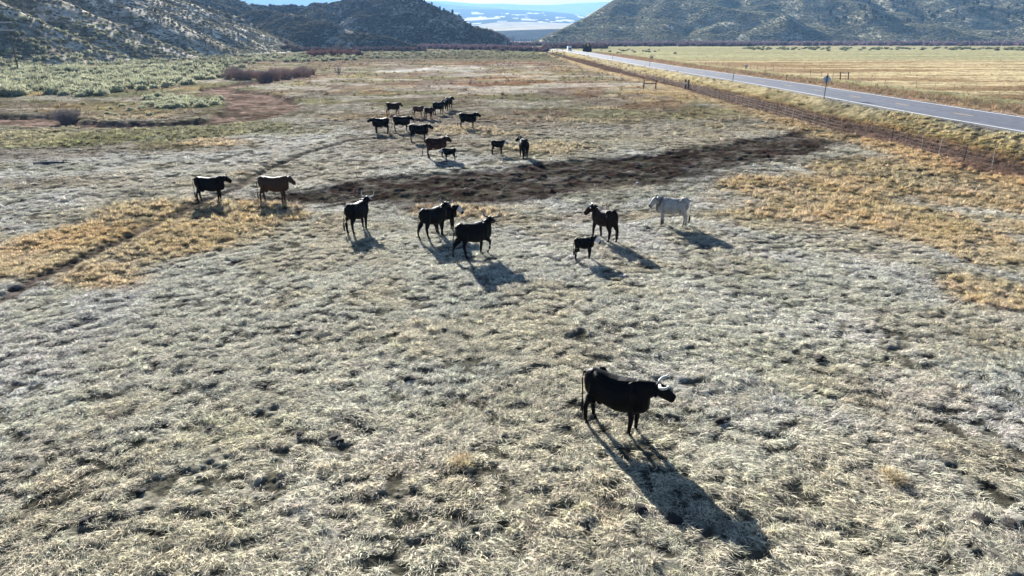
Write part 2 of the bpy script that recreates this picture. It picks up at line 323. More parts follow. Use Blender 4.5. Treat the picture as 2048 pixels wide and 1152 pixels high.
# ------------------------------------------------------------------ hills
def crest_h(x, y, crest, k, power=1.0):
    best = np.full(np.shape(x), -50.0)
    for (a, b_) in zip(crest, crest[1:]):
        dx, dy = b_.x - a.x, b_.y - a.y
        t = np.clip(((x - a.x) * dx + (y - a.y) * dy) / (dx * dx + dy * dy), 0, 1)
        d = np.hypot(x - a.x - t * dx, y - a.y - t * dy)
        best = np.maximum(best, a.z + (b_.z - a.z) * t - k * d ** power)
    return best
C2 = [at_d(*p) for p in [(180, -90, 820), (330, -42, 900), (450, -12, 960), (515, 3, 1010), (600, 4, 1010), (650, -1, 980), (700, -6, 950), (770, -7, 920), (830, 2, 880), (870, 11, 860), (905, 22, 845), (935, 38, 830), (958, 62, 812), (970, 76, 800), (984, 92, 785)]]
C3 = [at_d(*p) for p in [(520, 20, 800), (640, 42, 730), (730, 66, 690), (820, 92, 660)]]
def left_h(x, y):
    base = np.interp(y, [0, 120, 213, 300, 465, 560, 700, 760, 2000], [-190, -170, -150, -142, -136, -150, -210, -330, -900])
    w = (fbm(x / 70, y / 70, 70, 3) - .5)
    d = base - x + w * 30
    q = (y + .18 * (x + 150) + w * 40) / 58
    fr = q - np.floor(q); rdg = np.interp(fr, [0, .30, .70, 1], [0, .8, 1.0, 0])
    amp = 12 * np.clip(d / 70, 0, 1.6) * (.55 + .9 * vnoise(np.floor(q + .0) * 1.7, x * 0, 71))
    h1 = .25 * np.clip(d, -20, 1e9) + amp * rdg - 2
    h1 = np.where(d > 0, h1, .27 * d)
    h2 = crest_h(x, y, C2, .52) + (fbm(x / 40, y / 40, 75, 4) - .5) * 22 + (fbm(x / 6, y / 6, 77, 3) - .5) * 3
    h3 = crest_h(x, y, C3, .33) + (fbm(x / 30, y / 30, 76, 3) - .5) * 6
    h = np.maximum(np.maximum(h1, h2), h3)
    return h + (fbm(x / 9, y / 9, 72, 4) - .5) * 2.2 * sstep(0, 10, h)
def bench(x, y):
    q = (y + .18 * (x + 150) + (fbm(x / 70, y / 70, 70, 3) - .5) * 40) / 58; return np.where((x < 0) & (y < 650), q - np.floor(q), 0.0)
def right_h(x, y):
    w = fbm(x / 160, y / 160, 80, 3) - .5
    k_ = 1; base = np.interp(x, [-50, 0, 40, 200, 500, 900, 2000], [1035, 1035, 1038, 1050, 1060, 1050, 1000]) + w * 36
    up = np.interp(y - base, [-60, 0, 60, 200, 500, 900, 1500], [-14, 0, 13, 42, 105, 195, 320])
    toe = 34 + (y - 1040) * .05
    lat = np.interp(x - toe, [-60, 0, 40, 90, 160, 400, 900], [-22, 0, 17, 40, 82, 190, 330]) + 3
    q = (x + .35 * (y - 1050) + w * 160 - 60) / 250; fr = q - np.floor(q)
    rdg = np.where(fr < .45, fr / .45, (1 - fr) / .55)
    up = up + 15 * np.clip((y - base) / 90, 0, 1.5) * (rdg - .5) * sstep(120, 380, x)
    q2 = (x - .2 * y + w * 90) / 88; fr2 = np.abs((q2 - np.floor(q2)) - .5) * 2
    up = up + 5 * np.clip((y - base) / 70, 0, 1.2) * (fr2 - .5)
    h = np.minimum(up, lat)
    return h + (fbm(x / 22, y / 22, 83, 4) - .5) * 4.5 * sstep(0, 12, h)
def hill(name, fn, x0, x1, y0, y1, st, colfn, mat, label=None):
    xs = np.arange(x0, x1, st); yy = np.arange(y0, y1, st * 1.15)
    Y, X = np.meshgrid(yy, xs, indexing='ij'); x, y = X.ravel(), Y.ravel(); z = fn(x, y)
    r, c = Y.shape; I = np.arange(r * c).reshape(r, c)
    keep = z.reshape(r, c) > -3.0
    Fm = keep[:-1, :-1] | keep[1:, 1:] | keep[1:, :-1] | keep[:-1, 1:]
    q = np.stack([I[:-1, :-1], I[:-1, 1:], I[1:, 1:], I[1:, :-1]], -1)[Fm]
    used = np.unique(q); rm = np.full(r * c, -1); rm[used] = np.arange(len(used))
    V = np.c_[x, y, z][used]
    me = mesh_np(name, V, rm[q], True); colattr(me, 'tint', colfn(V[:, 0], V[:, 1], V[:, 2]))
    o = link(name, me, mat); tag(o, kind='structure'); return o
def mixc(a, b, m): return np.array(a)[None] * (1 - m[:, None]) + np.array(b)[None] * m[:, None]
def lcol(x, y, z):
    m = sstep(.45, .66, fbm(x / 14, y / 14, 90, 5)); C = mixc((.56, .50, .40), (.29, .26, .20), m)
    dk = sstep(560, 700, y - x * .2); C = C * (1 - dk[:, None] * .35)
    td, _ = pdist(x, y, [(-140, 560), (-175, 545), (-205, 600), (-240, 610), (-300, 700)]); t = (1 - sstep(1, 3.5, td))[:, None] * .7
    return C * (1 - t) + np.array((.5, .42, .34)) * t
def rcol(x, y, z):
    m = sstep(.42, .6, fbm(x / 30, y / 30, 95, 5)); return mixc((.40, .37, .27), (.26, .245, .175), m)
hmat = terrain_mat('hillside soil and scrub', (1.4, .35, .09), .62, 1.36, 1.2, .8)
hl = hill('hills', left_h, -700, -5, 120, 1150, 2.6, lcol, hmat)
hr = hill('hills', right_h, 5, 1900, 990, 2350, 5.5, rcol, hmat)

# the broad valley and mesas beyond the gap
def far_layer(name, rows, ncol=220, u0=560, u1=1500, colfn=None, rough=0.0, seed=0):
    V = []; C = []
    us = np.linspace(u0, u1, ncol)
    for j, (D, prof) in enumerate(rows):
        vv = np.interp(us, [p[0] for p in prof], [p[1] for p in prof])
        for i, u in enumerate(us):
            p = at_d(u, vv[i], D)
            jag = rough * (float(fbm(np.array(p.x / (D * .02)), np.array(j * 1.3), seed, 4)) - .5) * D
            V.append((p.x, D, p.z + jag)); C.append(colfn(u, j, p))
    nrw = len(rows); I = np.arange(nrw * ncol).reshape(nrw, ncol)
    q = np.stack([I[:-1, :-1], I[:-1, 1:], I[1:, 1:], I[1:, :-1]], -1).reshape(-1, 4)
    me = mesh_np(name, V, q, True); colattr(me, 'tint', np.array(C)); o = link(name, me, fmat); tag(o, kind='structure'); return o
fmat = terrain_mat('distant land', (.02, .004), .8, 1.2, .01, 10)
flat = lambda v: [(0, v), (2048, v)]
P_PALE = (.40, .37, .30); P_DK = (.10, .11, .09)
def lerprows(Da, pa, Db, pb, n):
    out = []
    for k in range(n + 1):
        t = k / n; us = [600, 800, 850, 890, 930, 960, 1000, 1050, 1100, 1140, 1170, 1240, 1400]
        va = np.interp(us, [p[0] for p in pa], [p[1] for p in pa]); vb = np.interp(us, [p[0] for p in pb], [p[1] for p in pb])
        out.append((Da + (Db - Da) * t, list(zip(us, va * (1 - t) + vb * t))))
    return out
bench_top = [(0, 66), (900, 64), (960, 63), (1050, 60), (1110, 58), (1400, 58)]
pale_top = [(0, 52), (930, 52), (960, 49), (1010, 43), (1060, 44), (1140, 47), (1400, 50)]
dark_top = [(0, 14), (890, 18), (950, 19), (1010, 19), (1080, 22), (1140, 27), (1180, 34), (1400, 50)]
mid_top = [(0, -12), (820, -6), (850, 2), (900, 10), (950, 14), (1010, 18), (1060, 30), (1400, 60)]
last_top = [(0, -6), (815, -3), (850, 1), (925, 3), (935, 8), (1000, 7), (1010, 9), (1100, 10), (1118, 10), (1125, 8), (1180, 5), (1240, 3), (1400, 3)]
def c_bench(u, j, p): return (.07, .075, .07) if j < 3 else (P_PALE if vnoise(u / 30, j * .9, 3) < .75 else (.45, .42, .34))
far_layer('mesa', lerprows(2500, flat(80), 2750, bench_top, 2) + lerprows(2760, bench_top, 5400, pale_top, 8), colfn=c_bench)
def c_slope(u, j, p):
    n = float(fbm(np.array(u / 26), np.array(j * .55), 33, 4)); band = (940 < u < 1010 and 8 <= j <= 11 and n > .38)
    return (.7, .66, .58) if (n > .62 or band) else (.07, .085, .075)
far_layer('mesa', lerprows(5500, [(a, b + 2) for a, b in pale_top], 9500, dark_top, 22), ncol=420, colfn=c_slope)
far_layer('mesa', lerprows(9800, flat(60), 11800, mid_top, 6), u0=300, colfn=lambda u, j, p: (.16, .18, .16), rough=.0006, seed=5)
far_layer('mesa', lerprows(13000, flat(60), 16500, last_top, 6), u0=300, colfn=lambda u, j, p: (.2, .2, .18), rough=.0003, seed=8)

# ------------------------------------------------------------------ scattering of ground cover (grass, weeds, far scrub)
def scatter(name, pts, scl, rotz, tint, protos, label, cat, tilt=None, idxs=None):
    n = len(pts); me = bpy.data.meshes.new(name); me.vertices.add(n); me.vertices.foreach_set('co', np.asarray(pts, np.float32).ravel())
    scl = np.asarray(scl, np.float32)
    if scl.ndim == 1: scl = np.repeat(scl[:, None], 3, 1)
    a = me.attributes.new('sc', 'FLOAT_VECTOR', 'POINT'); a.data.foreach_set('vector', scl.ravel())
    tl = np.zeros((n, 2)) if tilt is None else tilt
    a = me.attributes.new('rt', 'FLOAT_VECTOR', 'POINT'); a.data.foreach_set('vector', np.c_[tl, rotz].astype(np.float32).ravel())
    a = me.attributes.new('tint', 'FLOAT_COLOR', 'POINT'); a.data.foreach_set('color', np.c_[tint, np.ones(n)].astype(np.float32).ravel())
    a = me.attributes.new('ix', 'INT', 'POINT'); a.data.foreach_set('value', (rng.integers(0, len(protos), n) if idxs is None else idxs).astype(np.int32))
    o = link(name, me); tag(o, label, cat, kind='stuff')
    ng = bpy.data.node_groups.new(name, 'GeometryNodeTree')
    ng.interface.new_socket('Geometry', in_out='INPUT', socket_type='NodeSocketGeometry'); ng.interface.new_socket('Geometry', in_out='OUTPUT', socket_type='NodeSocketGeometry')
    gi = ng.nodes.new('NodeGroupInput'); go = ng.nodes.new('NodeGroupOutput'); iop = ng.nodes.new('GeometryNodeInstanceOnPoints')
    jn = ng.nodes.new('GeometryNodeJoinGeometry')
    for p in reversed(protos):
        oi = ng.nodes.new('GeometryNodeObjectInfo'); oi.inputs['Object'].default_value = p; oi.inputs['As Instance'].default_value = True
        ng.links.new(oi.outputs['Geometry'], jn.inputs[0])
    def na(nm, dt):
        q = ng.nodes.new('GeometryNodeInputNamedAttribute'); q.data_type = dt; q.inputs[0].default_value = nm; return q.outputs[0]
    ng.links.new(gi.outputs[0], iop.inputs['Points']); ng.links.new(jn.outputs[0], iop.inputs['Instance']); iop.inputs['Pick Instance'].default_value = True
    ng.links.new(na('ix', 'INT'), iop.inputs['Instance Index']); ng.links.new(na('sc', 'FLOAT_VECTOR'), iop.inputs['Scale'])
    ng.links.new(na('rt', 'FLOAT_VECTOR'), iop.inputs['Rotation']); ng.links.new(iop.outputs[0], go.inputs[0])
    md = o.modifiers.new('scatter', 'NODES'); md.node_group = ng
    return o
def proto(name, me, mat):
    me.materials.append(mat); return bpy.data.objects.new(name, me)
def blades(nb, rad, lmin, lmax, inc0, inc1, w, seed, bend=.5, comb=None, bright=.6):
    r = random.Random(seed); V = []; Fq = []; SH = []
    for i in range(nb):
        sh_ = r.uniform(1.05, 1.4) if r.random() < bright else r.uniform(.14, .42); SH += [sh_] * 8
        a = r.random() * 6.283; rr = rad * math.sqrt(r.random()); bx, by = rr * math.cos(a), rr * math.sin(a)
        az = r.random() * 6.283 if comb is None else comb + r.gauss(0, .8); inc = R(r.uniform(inc0, inc1)); L = r.uniform(lmin, lmax)
        pz = r.uniform(-.01, .03)
        side = Vector((-math.sin(az), math.cos(az), r.uniform(-.3, .3))).normalized() * w * r.uniform(.6, 1.2) / 2
        p = Vector((bx, by, pz)); k = len(V); pts = []
        for j in range(4):
            pts.append(p.copy()); inc2 = inc - bend * j / 3
            az2 = az + r.uniform(-.25, .25)
            p = p + Vector((math.cos(az2) * math.cos(inc2), math.sin(az2) * math.cos(inc2), math.sin(inc2))) * L / 3
        for j, q in enumerate(pts):
            ww = (1, .9, .65, .15)[j]; V += [q - side * ww, q + side * ww]
        for j in range(3): Fq.append((k + 2 * j, k + 2 * j + 1, k + 2 * j + 3, k + 2 * j + 2))
    me = mesh_np('tuft', V, Fq); a = me.attributes.new('shade', 'FLOAT', 'POINT'); a.data.foreach_set('value', np.array(SH, np.float32)); return me
straw = leaf_mat('dry grass blades', .38, shade=True)
mat_protos = [proto('grass_mat', blades(26, .16, .10, .24, 2, 34, .0135, s, .45, comb=0.0, bright=.64), straw) for s in range(5)]
tus_protos = [proto('tussock', blades(60, .10, .16, .34, 35, 88, .012, 40 + s, .9), straw) for s in range(4)]
def region(n, y0, y1, p=2.0, smax=.98):
    yy = (y0 ** p + rng.random(n) * (y1 ** p - y0 ** p)) ** (1 / p); s = rng.uniform(-smax, smax, n); return s * (yy * .85 + 6), yy
def masks(x, y):
    s = x - road_x(y)
    md, mw = pdist(x, y, [p for p, w in MUD], [w for p, w in MUD]); cd, cw = pdist(x, y, [p for p, w in CREEK], [w for p, w in CREEK]); td, _ = pdist(x, y, TRAIL)
    return s, md - mw, cd - cw, td
def grass(name, n, y0, y1, sc0, sc1, label, cut=.35, p=2.0, golden=True):
    x, y = region(n, y0, y1, p); s, md, cd, td = masks(x, y)
    dens = fbm(x / (.5 + .02 * y), y / (.5 + .02 * y), 100, 3)
    ok = ((s < -5.4) | (s > 5.3)) & (td > .30 + .2 * rng.random(n) + .002 * y) & (cd > .2) & ((md > 0) | (rng.random(n) < .10)) & (rng.random(n) < 1.25 * sstep(cut - .12, cut + .14, dens) + .08) & (rng.random(n) < .14 + .86 * clump(x, y) ** 1.3) & ((s < 26) | (rng.random(n) < .25))
    x, y = x[ok], y[ok]; z = ground_h(x, y); C = zone(x, y)
    lum = C[:, 0] - C[:, 2] * 1.7
    br = 1.38 * rng.lognormal(0, .27, len(x))[:, None]; fade = vnoise(x / 1.3, y / 1.3, 111)[:, None]
    T = C * br * (.86 + .4 * fade) * (1 - .16 * sstep(26, 40, y) - .30 * sstep(55, 110, y))[:, None]; T = T * (1 + (rng.random((len(x), 3)) - .5) * .07)
    T = T * np.minimum(1, .72 / T.max(axis=1))[:, None]
    gold = (C[:, 0] / C[:, 2] > 1.65)
    pick = np.where(gold & (rng.random(len(x)) < np.where(y < 90, .4, .15)), 5 + rng.integers(0, 4, len(x)), np.where(rng.random(len(x)) < .012, 5 + rng.integers(0, 4, len(x)), rng.integers(0, 5, len(x))))
    sc = rng.uniform(sc0, sc1, len(x)); sc = np.where(pick >= 5, sc * 1.0, sc) * np.where(x - road_x(y) > 24, .6, 1)
    S3 = np.c_[sc, sc, sc * rng.uniform(.5, .9, len(x))]
    rot = -.35 + (fbm(x / 3.5, y / 3.5, 150, 3) - .5) * 7 + rng.normal(0, .5, len(x)) + np.pi * (rng.random(len(x)) < .25)
    scatter(name, np.c_[x, y, z], S3, rot, np.clip(T, .01, .92), mat_protos + tus_protos, label, 'grass', idxs=pick)
grass('grass', 165000, 6.5, 34, .58, 1.0, 'pale matted dry pasture grass around the nearest horned cow')
grass('grass', 125000, 33, 82, .9, 1.5, 'pale and golden dry grass across the middle of the pasture')
grass('grass', 66000, 80, 420, 1.7, 3.2, 'brown and straw coloured grass far down the valley floor', p=1.6)

# tall roadside weeds
weed_protos = [proto('weed', blades(46, .22, .35, .75, 62, 89, .014, 70 + s, .35), straw) for s in range(3)]
def weeds(name, n, s0, s1, y0, y1, base, var, sc, label):
    yy = (y0 ** 1.3 + rng.random(n) * (y1 ** 1.3 - y0 ** 1.3)) ** (1 / 1.3); s = rng.uniform(s0, s1, n); x = road_x(yy) + s
    ok = fbm(x / 3, yy / 5, 120 + int(s0), 3) + rng.random(n) * .15 > .45
    x, yy = x[ok], yy[ok]; m = len(x); T = np.array(base)[None] * (1 + (rng.random((m, 1)) - .5) * var); T = T * (1 + (rng.random((m, 3)) - .5) * .15)
    scatter(name, np.c_[x, yy, ground_h(x, yy) - .03], rng.uniform(.6, 1.3, m) * sc, rng.random(m) * 6.28, T, weed_protos, label, 'weeds')
weeds('weeds', 9000, -16.5, -10.2, 40, 330, (.16, .11, .085), .7, .55, 'rusty brown dead weeds in the ditch left of the road')
weeds('weeds', 7000, -10.5, -5.6, 40, 330, (.46, .38, .25), .5, .2, 'yellow green verge grass between ditch and pavement')
weeds('weeds', 7000, 10, 21, 60, 420, (.33, .23, .15), .7, .8, 'brown and grey weeds between the road and the far fence')
weeds('weeds', 3500, 6, 12, 60, 420, (.55, .40, .28), .5, .42, 'pinkish straw on the far shoulder of the road')

# ------------------------------------------------------------------ scrub
def bush_mesh(nl, leaf, seed, core=True, h=1.0, upright=.5):
    r = random.Random(seed); bm = bmesh.new()
    if core:
        bmesh.ops.create_icosphere(bm, subdivisions=2, radius=1)
        for v in bm.verts:
            k = .62 + .22 * math.sin(v.co.x * 5 + seed) * math.cos(v.co.y * 6 + seed) + r.uniform(-.08, .08)
            v.co = Vector((v.co.x * k, v.co.y * k, max(-.05, (v.co.z * .5 + .38) * k * h * 1.15)))
    for i in range(nl):
        a = r.random() * 6.283; ph = math.asin(r.random()) if r.random() < .75 else r.uniform(0, .5); rad = r.uniform(.62, 1.0) * (.86 + .16 * math.sin(a * 3 + seed))
        d = Vector((math.cos(a) * math.cos(ph), math.sin(a) * math.cos(ph), math.sin(ph)))
        p = Vector((d.x * rad, d.y * rad, (d.z * rad * .85 + .06) * h))
        up = (d * (1 - upright) + Vector((0, 0, upright)) + Vector((r.gauss(0, .3), r.gauss(0, .3), r.gauss(0, .2)))).normalized()
        sd_ = up.cross(Vector((r.gauss(0, 1), r.gauss(0, 1), r.gauss(0, 1)))).normalized(); L = leaf * r.uniform(.7, 1.5); w = leaf * r.uniform(.18, .4)
        q = [bm.verts.new(p - sd_ * w), bm.verts.new(p + sd_ * w), bm.verts.new(p + up * L + sd_ * w * .35), bm.verts.new(p + up * L - sd_ * w * .35)]
        bm.faces.new(q)
    me = bpy.data.meshes.new('foliage'); bm.to_mesh(me); bm.free(); return me
def stem_mesh(seed, n=9, rad=.45, h=.5, r0=.03):
    r = random.Random(seed); bm = bmesh.new()
    for i in range(n):
        a = r.random() * 6.283; p1 = Vector((math.cos(a) * rad * .4, math.sin(a) * rad * .4, h * .5)); p2 = Vector((math.cos(a) * rad, math.sin(a) * rad, h * r.uniform(.8, 1.1)))
        tube(bm, [(0, 0, -.08), p1, p2], [r0, r0 * .7, r0 * .35], 5)
    return bm_mesh('stem', bm)
scrub = leaf_mat('scrub leaves', .22)
far_bush = [proto('far_bush', bush_mesh(60, .34, s), scrub) for s in range(3)]
sages = leaf_mat('sagebrush leaves', .28, rgb=(.43, .43, .29)); sages2 = leaf_mat('grey sagebrush leaves', .28, rgb=(.34, .35, .24)); sages3 = leaf_mat('green rabbitbrush leaves', .28, rgb=(.45, .44, .30))
woody = simple('woody stem', (.12, .09, .07), .9)
stem_me = stem_mesh(3); stem_me.materials.append(woody)
foli = []
for k, mm in enumerate((sages, sages2, sages3, sages)):
    m_ = bush_mesh(300, .17, 200 + k); m_.materials.append(mm); foli.append(m_)
def surf(x, y):
    x = np.asarray(x, float); y = np.asarray(y, float)
    g_ = ground_h(x, y, False); l = np.where((x < -5) & (y > 120) & (y < 1150), left_h(x, y), -99); r_ = np.where((x > 5) & (y > 990), right_h(x, y), -99)
    return np.maximum(g_, np.maximum(l, r_))
def sage(x, y, s, label, group):
    z = float(surf(np.array([x]), np.array([y]))[0])
    o = empty('sagebrush', (x, y, z - .05), random.random() * 6.28, label=label, cat='shrub', group=group)
    o.scale = (s, s, s * random.uniform(.75, 1.0))
    link('foliage', random.choice(foli), None, o); link('stem', stem_me, None, o)
def in_creek(x, y):
    cd, cw = pdist(np.array([x]), np.array([y]), [p for p, w in CREEK], [w for p, w in CREEK]); return cd[0] < cw[0] + .8
cnt = 0
LA, LB, LC = 'pale green sagebrush on the grassy island inside the creek bend', 'grey green sagebrush in the broad patch between the creek and the left hill', 'pale sagebrush in the band along the foot of the hills'
while cnt < 46:
    u = random.gauss(365, 50); v = random.gauss(212, 9)
    if not (285 < u < 455 and 196 < v < 234 - max(0, (u - 400)) * .15): continue
    p = at(u, v)
    if in_creek(p.x, p.y): continue
    sage(p.x, p.y, random.uniform(.75, 1.25), LA, 'sagebrush on the creek island'); cnt += 1
for u, v in [(215, 232), (262, 226), (222, 222), (300, 236), (245, 215), (165, 212), (110, 204), (232, 236)]:
    p = at(u, v); sage(p.x, p.y, random.uniform(.35, .6), 'small sagebrush standing alone on the green creek island', 'lone sagebrush on the creek island')
cnt = 0; extra = []
tries = 0
while cnt < 235 and tries < 20000:
    tries += 1
    v = random.uniform(136, 198) if random.random() < .8 else random.uniform(150, 200); u = random.uniform(-90, 450)
    edge = np.interp(u, [-90, 0, 150, 230, 300, 380, 450], [192, 190, 196, 190, 182, 173, 158])
    if v > edge + random.gauss(0, 2): continue
    p = at(u, v)
    if p.x < -148 or in_creek(p.x, p.y): continue
    sage(p.x, p.y, random.uniform(1.1, 2.0) * (1 if v > 150 else 1.15), LB, 'sagebrush below the left hill'); cnt += 1
# the rest of the sagebrush flat, past the counted ones
X_, Y_, S_, T_ = [], [], [], []
def addscrub(x, y, s, t): X_.append(x); Y_.append(y); S_.append(s); T_.append(t)
n = 4200; uu = rng.uniform(-150, 1000, n); vv = rng.uniform(100, 196, n)
for u, v in zip(uu, vv):
    lo = np.interp(u, [-150, 150, 230, 300, 380, 450, 520, 760, 1000], [190, 193, 187, 178, 168, 150, 126, 120, 104]); hi = np.interp(u, [-150, 300, 600, 800, 1000], [120, 116, 108, 106, 100])
    if not (hi < v < lo): continue
    if v > np.interp(u, [-150, 150, 450], [150, 150, 128]) and random.random() < .72: continue
    if u > 620 and random.random() < .3: continue
    p = at(u, v)
    if in_creek(p.x, p.y): continue
    addscrub(p.x, p.y, random.uniform(.8, 1.7), np.array((.40, .40, .27)) * random.uniform(.6, 1.15))
for u, v in zip(rng.uniform(600, 1130, 900), rng.uniform(101, 118, 900)):
    p = at(u, v); addscrub(p.x, p.y, random.uniform(.35, 1.0), np.array((.30, .28, .18)) * random.uniform(.6, 1.2))
n = 150
for u, v in zip(rng.uniform(1480, 2048, n), rng.normal(98.5, 1.3, n)):
    p = at(u, v); addscrub(p.x, p.y, random.uniform(1.2, 2.2), np.array((.22, .23, .14)) * random.uniform(.7, 1.3))
for u, v in zip(rng.uniform(1190, 1330, 24), rng.normal(104, 2.5, 24)):
    p = at(u + (v - 98) * 3, v); addscrub(p.x, p.y, random.uniform(.7, 1.4), np.array((.25, .23, .17)) * random.uniform(.7, 1.3))
x = np.array(X_); y = np.array(Y_)
scatter('sagebrush', np.c_[x, y, surf(x, y) - .08], np.array(S_), rng.random(len(x)) * 6.28, np.array(T_), far_bush, 'distant pale sagebrush covering the flat along the hill foot', 'shrubs')
# scrub on the hillsides
def hillscrub(name, fn, n, xr, yr, smin, smax, c0, c1, label, dens=30.0, hmin=.6):
    x = rng.uniform(*xr, n); y = rng.uniform(*yr, n); h = fn(x, y)
    vis = (np.abs(x) < y * .85 + 20) & (h > hmin) & (h < 12 + y * .062) & (fbm(x / dens, y / dens, 140, 3) + rng.random(n) * .35 > .52) & ((np.abs(bench(x, y) - .5) > .2) | (rng.random(n) < .5))
    x, y, h = x[vis], y[vis], h[vis]; m = len(x); k = rng.random((m, 1)); T = (np.array(c0) * k + np.array(c1) * (1 - k)) * rng.uniform(.7, 1.25, (m, 1))
    scatter(name, np.c_[x, y, h - .15], rng.uniform(smin, smax, m) * np.where(y > 600, 1.2, 1), rng.random(m) * 6.28, T, far_bush, label, 'shrubs')
hillscrub('hillside_scrub', left_h, 95000, (-560, -130), (150, 620), .38, 1.05, (.33, .32, .24), (.19, .18, .14), 'dense grey sagebrush clumps over the left hillside')
hillscrub('hillside_scrub', left_h, 60000, (-560, -10), (600, 1050), .7, 1.7, (.15, .145, .11), (.09, .085, .07), 'dark scrub and rocks over the round hill left of the gap')
hillscrub('hillside_scrub', right_h, 90000, (20, 1300), (1030, 1560), .8, 1.6, (.36, .34, .24), (.19, .19, .13), 'short grey green scrub over the right hillside')

# ------------------------------------------------------------------ willows and bare brush
def twigs(n, h, spread, r0, seed, sub=3):
    r = random.Random(seed); bm = bmesh.new()
    for i in range(n):
        a = r.random() * 6.283; k = spread * math.sqrt(r.random()); b0 = Vector((math.cos(a) * k * .35, math.sin(a) * k * .35, -.05)); H_ = h * r.uniform(.6, 1)
        top = Vector((math.cos(a) * k + r.gauss(0, .1), math.sin(a) * k + r.gauss(0, .1), H_)); mid = (b0 + top) / 2 + Vector((r.gauss(0, .08), r.gauss(0, .08), .1))
        tube(bm, [b0, mid, top], [r0, r0 * .75, r0 * .3], 3, False)
        for j in range(sub):
            t = r.uniform(.35, .9); p = b0.lerp(top, t); q = p + Vector((r.gauss(0, .25), r.gauss(0, .25), r.uniform(.25, .6))) * h * .35
            tube(bm, [p, q], [r0 * .5, r0 * .25], 3, False)
    return bm_mesh('twigs', bm)
redtwig = simple('red brown willow twigs', (.34, .26, .23), .8, .3, 2); greytwig = simple('grey brown brush twigs', (.30, .26, .24), .8, .3, 2)
tw_me = [twigs(150, 3.2, 1.5, .022, 300 + k) for k in range(3)]
for m_ in tw_me: m_.materials.append(redtwig)
wroot = stem_mesh(9, 8, .6, .8, .05); wroot.materials.append(woody)
for i in range(26):
    u = 458 + i * 6.6 + random.uniform(-3, 3); v = np.interp(u, [458, 540, 630], [161, 163, 153]) - random.choice((0, 2, 5))
    p = at(u, v); o = empty('willow_shrub', (p.x, p.y, -.1), random.random() * 6, label='leafless reddish willow shrub in the clump beside the upper creek bed', cat='shrub', group='willows beside the creek')
    s = random.uniform(.55, 1.05); o.scale = (s * 1.2, s * 1.2, s * random.uniform(.8, 1.1)); link('branches', random.choice(tw_me), None, o); link('stem', wroot, None, o)
for (u, v, s, lab) in [(135, 243, .62, 'dark leafless bush on the creek bank left of the island'), (677, 146, 1.0, 'lone bare bush with upright stems beyond the willow clump'), (1303, 119, .7, 'dark round bush on the far side of the road before the field'), (1492, 137, .5, 'small brown bush on the far verge of the road')]:
    p = at(u, v); wide = 2.1 if u == 135 else 1.0
    m_ = twigs(260 if u == 135 else (16 if u == 677 else 160), 2.9, 1.3, .02 if u != 677 else .05, u); o = empty('bare_bush', (p.x, p.y, float(ground_h(p.x, p.y, False)) - .05), 0, label=lab, cat='shrub')
    o.scale = (s * wide, s * wide, s); link('branches', m_, greytwig if u != 1303 else redtwig, o); link('stem', wroot, None, o)
# far thicket bands
twm = leaf_mat('willow thicket twigs', .1); thick = []
for k in range(3):
    m_ = bush_mesh(110, .5, 400 + k, True, 1.3, .8); thick.append(proto('thicket', m_, twm))
X_, Y_, S_, T_ = [], [], [], []
def band(n, u0, u1, vfn, col_, s0, s1, sd_=1.0):
    for u in rng.uniform(u0, u1, n):
        v = vfn(u) + random.gauss(0, sd_); v = max(v, 84.5); p = at(u, v); addscrub(p.x, p.y, random.uniform(s0, s1), np.array(col_) * random.uniform(.7, 1.25))
def addscrub(x, y, s, t): X_.append(x); Y_.append(y); S_.append(s); T_.append(t)
band(500, 840, 1098, lambda u: np.interp(u, [840, 1098], [95.5, 101.5]), (.21, .145, .155), 1.8, 2.7, 1.2)
band(260, 560, 850, lambda u: 101.5, (.15, .115, .11), 1.3, 2.2, .9)
band(200, 620, 720, lambda u: 111.5, (.22, .13, .115), 1.5, 2.1, .6)
band(260, 1100, 1210, lambda u: 96.3, (.155, .11, .10), 1.9, 2.8, .5)
band(900, 1200, 2100, lambda u: 90.6, (.26, .20, .215), 2.4, 3.8, .6)
band(300, 1120, 1500, lambda u: 92.0, (.22, .17, .18), 2.4, 3.4, .5)
band(160, 980, 1100, lambda u: 91.5, (.20, .16, .16), 2.0, 3.2, .5)
x = np.array(X_); y = np.array(Y_); ok = np.abs(x - road_x(y)) > 7.5
x, y = x[ok], y[ok]
scatter('willow_thicket', np.c_[x, y, surf(x, y) - .2], np.array(S_)[ok], rng.random(len(x)) * 6.28, np.array(T_)[ok], thick, 'purple brown leafless willow thicket across the valley at the gap', 'thicket')

# ------------------------------------------------------------------ trees
jun_m = leaf_mat('juniper foliage', .1, rgb=(.045, .065, .038)); bark = simple('bark', (.13, .10, .08), .9)
def juniper_mesh(seed):
    r = random.Random(seed); bm = bmesh.new()
    for c in range(9):
        a = r.random() * 6.28; rr = r.uniform(.1, .75); cz = r.uniform(.5, 2.3); k = r.uniform(.45, .75) * (1 - cz * .12); cx, cy = math.cos(a) * rr * (1.2 - cz * .35), math.sin(a) * rr * (1.2 - cz * .35)
        for i in range(60):
            d = Vector((r.gauss(0, 1), r.gauss(0, 1), r.gauss(0, 1))).normalized(); p = Vector((cx, cy, cz)) + d * k * r.uniform(.7, 1)
            up = (d + Vector((0, 0, .6))).normalized(); s_ = up.cross(Vector((r.gauss(0, 1), r.gauss(0, 1), r.gauss(0, 1)))).normalized() * .09; L = .3 * r.uniform(.6, 1.2)
            bm.faces.new([bm.verts.new(p - s_), bm.verts.new(p + s_), bm.verts.new(p + up * L)])
    me = bpy.data.meshes.new('crown'); bm.to_mesh(me); bm.free(); me.materials.append(jun_m); return me
jm = [juniper_mesh(s) for s in range(3)]
